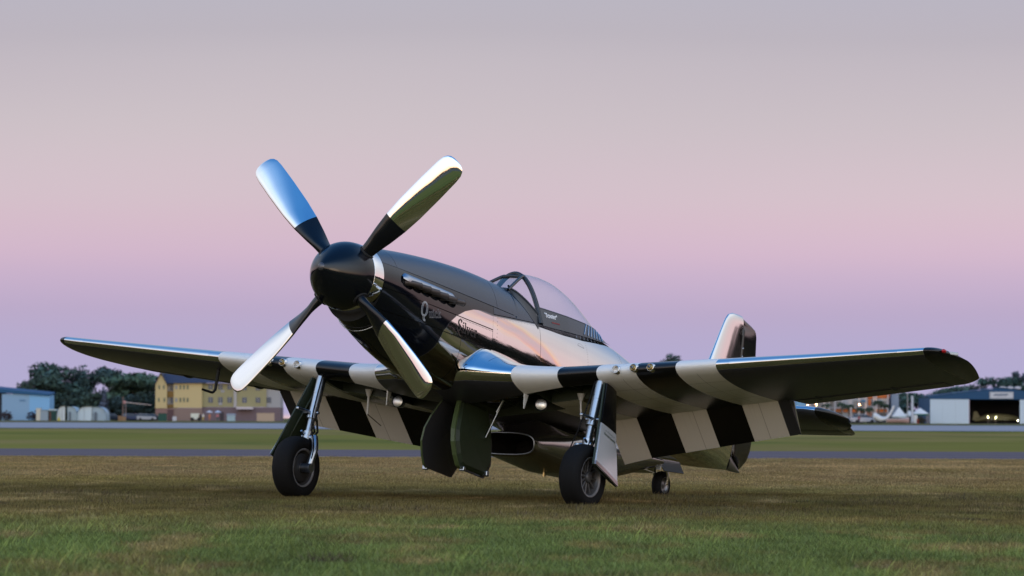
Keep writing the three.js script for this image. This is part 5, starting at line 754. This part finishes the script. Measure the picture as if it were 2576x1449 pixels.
  part('tail_wheel_fork', [...[1, -1].map((s) => tube([[-7.18, .075 * s, -.905], [-7.16, .085 * s, -.80], [-7.11, .07 * s, -.72], [-7.08, .03 * s, -.68]], .020, 16, 8)), rod([-7.08, 0, -.69], [-7.0, 0, -.52], .045, .05, 14)], M.alu);
  for (const s of [1, -1]) part('tail_wheel_door', flat(skin([[[-6.75, .13 * s, -.66], [-7.35, .11 * s, -.60], [-7.33, .20 * s, -.74], [-6.82, .22 * s, -.80]], [[-6.75, .14 * s, -.655], [-7.35, .12 * s, -.595], [-7.33, .21 * s, -.735], [-6.82, .23 * s, -.795]]], { closed: true, capA: true, capB: true })), mat([.55, .56, .58], .2, .9));
  part('warning_plate', box(.008, .06, .13, -6.73, .19, -.73), M.white);
}
// ------------------------------------------------------------------ turf: tufts of blades, longer and greener near the camera
function tuftGeometry(n, spread, h, wBlade, lean) {
  const pos = [], col = [], nor = [], idx = [];
  for (let k = 0; k < n; k++) {
    const a = rr(0, 6.283), q = Math.sqrt(rnd()) * spread, bx = q * Math.cos(a), bz = q * Math.sin(a), H = h * rr(.45, 1.15), d = rr(0, 6.283), L = lean * H * rr(.2, 1.2), f = rr(0, 6.283), w = wBlade * rr(.7, 1.3), s = rr(.55, 1.5), i = pos.length / 3;
    for (const [u, ww] of [[0, 1], [.55, .75], [1, .08]]) for (const sd of [-1, 1]) { pos.push(bx + L * u * u * Math.cos(d) + sd * w * ww * Math.cos(f) / 2, H * u, bz + L * u * u * Math.sin(d) + sd * w * ww * Math.sin(f) / 2); const sh = s * (.55 + .5 * u); col.push(sh, sh, sh); nor.push(-Math.sin(f) * .3, .9, Math.cos(f) * .3 + .3); }
    idx.push(i, i + 1, i + 2, i + 1, i + 3, i + 2, i + 2, i + 3, i + 4, i + 3, i + 5, i + 4);
  }
  const g = new THREE.BufferGeometry(); g.setAttribute('position', new THREE.Float32BufferAttribute(pos, 3)); g.setAttribute('normal', new THREE.Float32BufferAttribute(nor, 3)); g.setAttribute('color', new THREE.Float32BufferAttribute(col, 3)); g.setIndex(idx); return g;
}
const bladeMat = new THREE.MeshPhysicalMaterial({ color: 0xffffff, roughness: 1, specularIntensity: .1, transmission: .4, thickness: 0, vertexColors: true, side: THREE.DoubleSide });
function grass(name, label, z0, z1, count, geo, tone, keep) {
  const m = new THREE.InstancedMesh(geo, bladeMat, count), o = new THREE.Object3D(), c = new THREE.Color(); let n = 0, guard = 0;
  while (n < count && guard++ < count * 6) {
    const d = Math.sqrt(lerp(z0 * z0, z1 * z1, rnd())), half = .150 * d + 1.6, x = rr(-half, half), z = -d; if (keep && rnd() > keep(x, z)) continue;
    o.position.set(x, groundY(x, z) - .004, z); o.rotation.set(rr(-.12, .12), rr(0, 6.28), rr(-.12, .12)); const k = rr(.65, 1.25) * (.75 + .5 * fbm(x * 1.3, z * .7)); o.scale.set(k, k * rr(.8, 1.2), k); o.updateMatrix(); m.setMatrixAt(n, o.matrix);
    const t = tone(x, z), v = rr(.62, 1.38) * (.6 + .8 * fbm(x * 2.3, z * 1.1)); c.setRGB(t[0] * v, t[1] * v * rr(.94, 1.06), t[2] * v); m.setColorAt(n, c); n++;
  }
  m.count = n; m.instanceMatrix.needsUpdate = true; if (m.instanceColor) m.instanceColor.needsUpdate = true;
  add(m, name); m.userData.kind = 'stuff'; tag(m, label, 'grass');
}
const boost = (t, k) => [t[0] * k, t[1] * k, t[2] * k];
grass('lush_grass', 'longer green grass across the front of the picture', 19, 34, 110000, tuftGeometry(14, .06, .046, .0042, .7), (x, z) => boost(turf(x, z), 2.7), (x, z) => clamp(1.2 - smooth(27, 34, -z + 5 * (fbm(x * .6, z * .3) - .5))));
grass('mown_grass', 'short brownish mown grass round the wheels of the aircraft', 24, 50, 120000, tuftGeometry(16, .075, .030, .0042, .9), (x, z) => boost(turf(x, z), 2.6));
grass('dry_grass', 'short dry grass between the aircraft and the taxiway', 46, 84.3, 130000, tuftGeometry(16, .15, .024, .006, 1.0), (x, z) => boost(turf(x, z), 2.7));
grass('tall_grass', 'scattered taller yellow green blades along the front', 19, 32, 5000, tuftGeometry(5, .06, .085, .0048, .8), (x, z) => mix3(boost(turf(x, z), 3.2), [.30, .34, .08], .5), (x, z) => smooth(.40, .65, fbm(x * 1.1 + 3, z * .5)) * (1 - smooth(27, 32, -z)));
grass('straw_grass', 'pale dead stalks scattered over the turf', 20, 46, 5200, tuftGeometry(7, .05, .065, .0042, 1.1), (x, z) => mix3(turf(x, z), T_STRAW, .8), (x, z) => smooth(.45, .7, fbm(x * .8 + 20, z * .5)));
// clumps of dead grass standing out of the turf
for (const [px, py, w, h, label] of [[835, 1428, .14, .11, 'dark brown clump of dead grass at the front edge, left of centre'], [150, 1438, .16, .05, 'flat straw coloured clump of dead grass in the front left corner'], [760, 1328, .10, .07, 'small pale upright clump of dead stalks left of the nose'], [2190, 1425, .16, .07, 'brown matted clump of dead grass at the front right']]) {
  const b = py - 724.5, dn = Math.atan(b / FPX) - PITCH, d = CAM_Y / Math.tan(dn), x = (px - 1288) / FPX * d, t = thing('dead_grass_clump', label, 'grass clump', [x, groundY(x, -d) - .01, -d]), g = [];
  for (let k = 0; k < 26; k++) g.push(tuftGeometry(9, .03, h, .005, 1.0).translate(rr(-w, w), -.01, rr(-.08, .08)));
  const m = mergeGeometries(g); mesh('stalks', m, mat(label.startsWith('dark') ? [.15, .105, .06] : [.34, .25, .13], .9, 0, { vertexColors: true, side: THREE.DoubleSide }), t);
}
renderer.render(scene, camera);
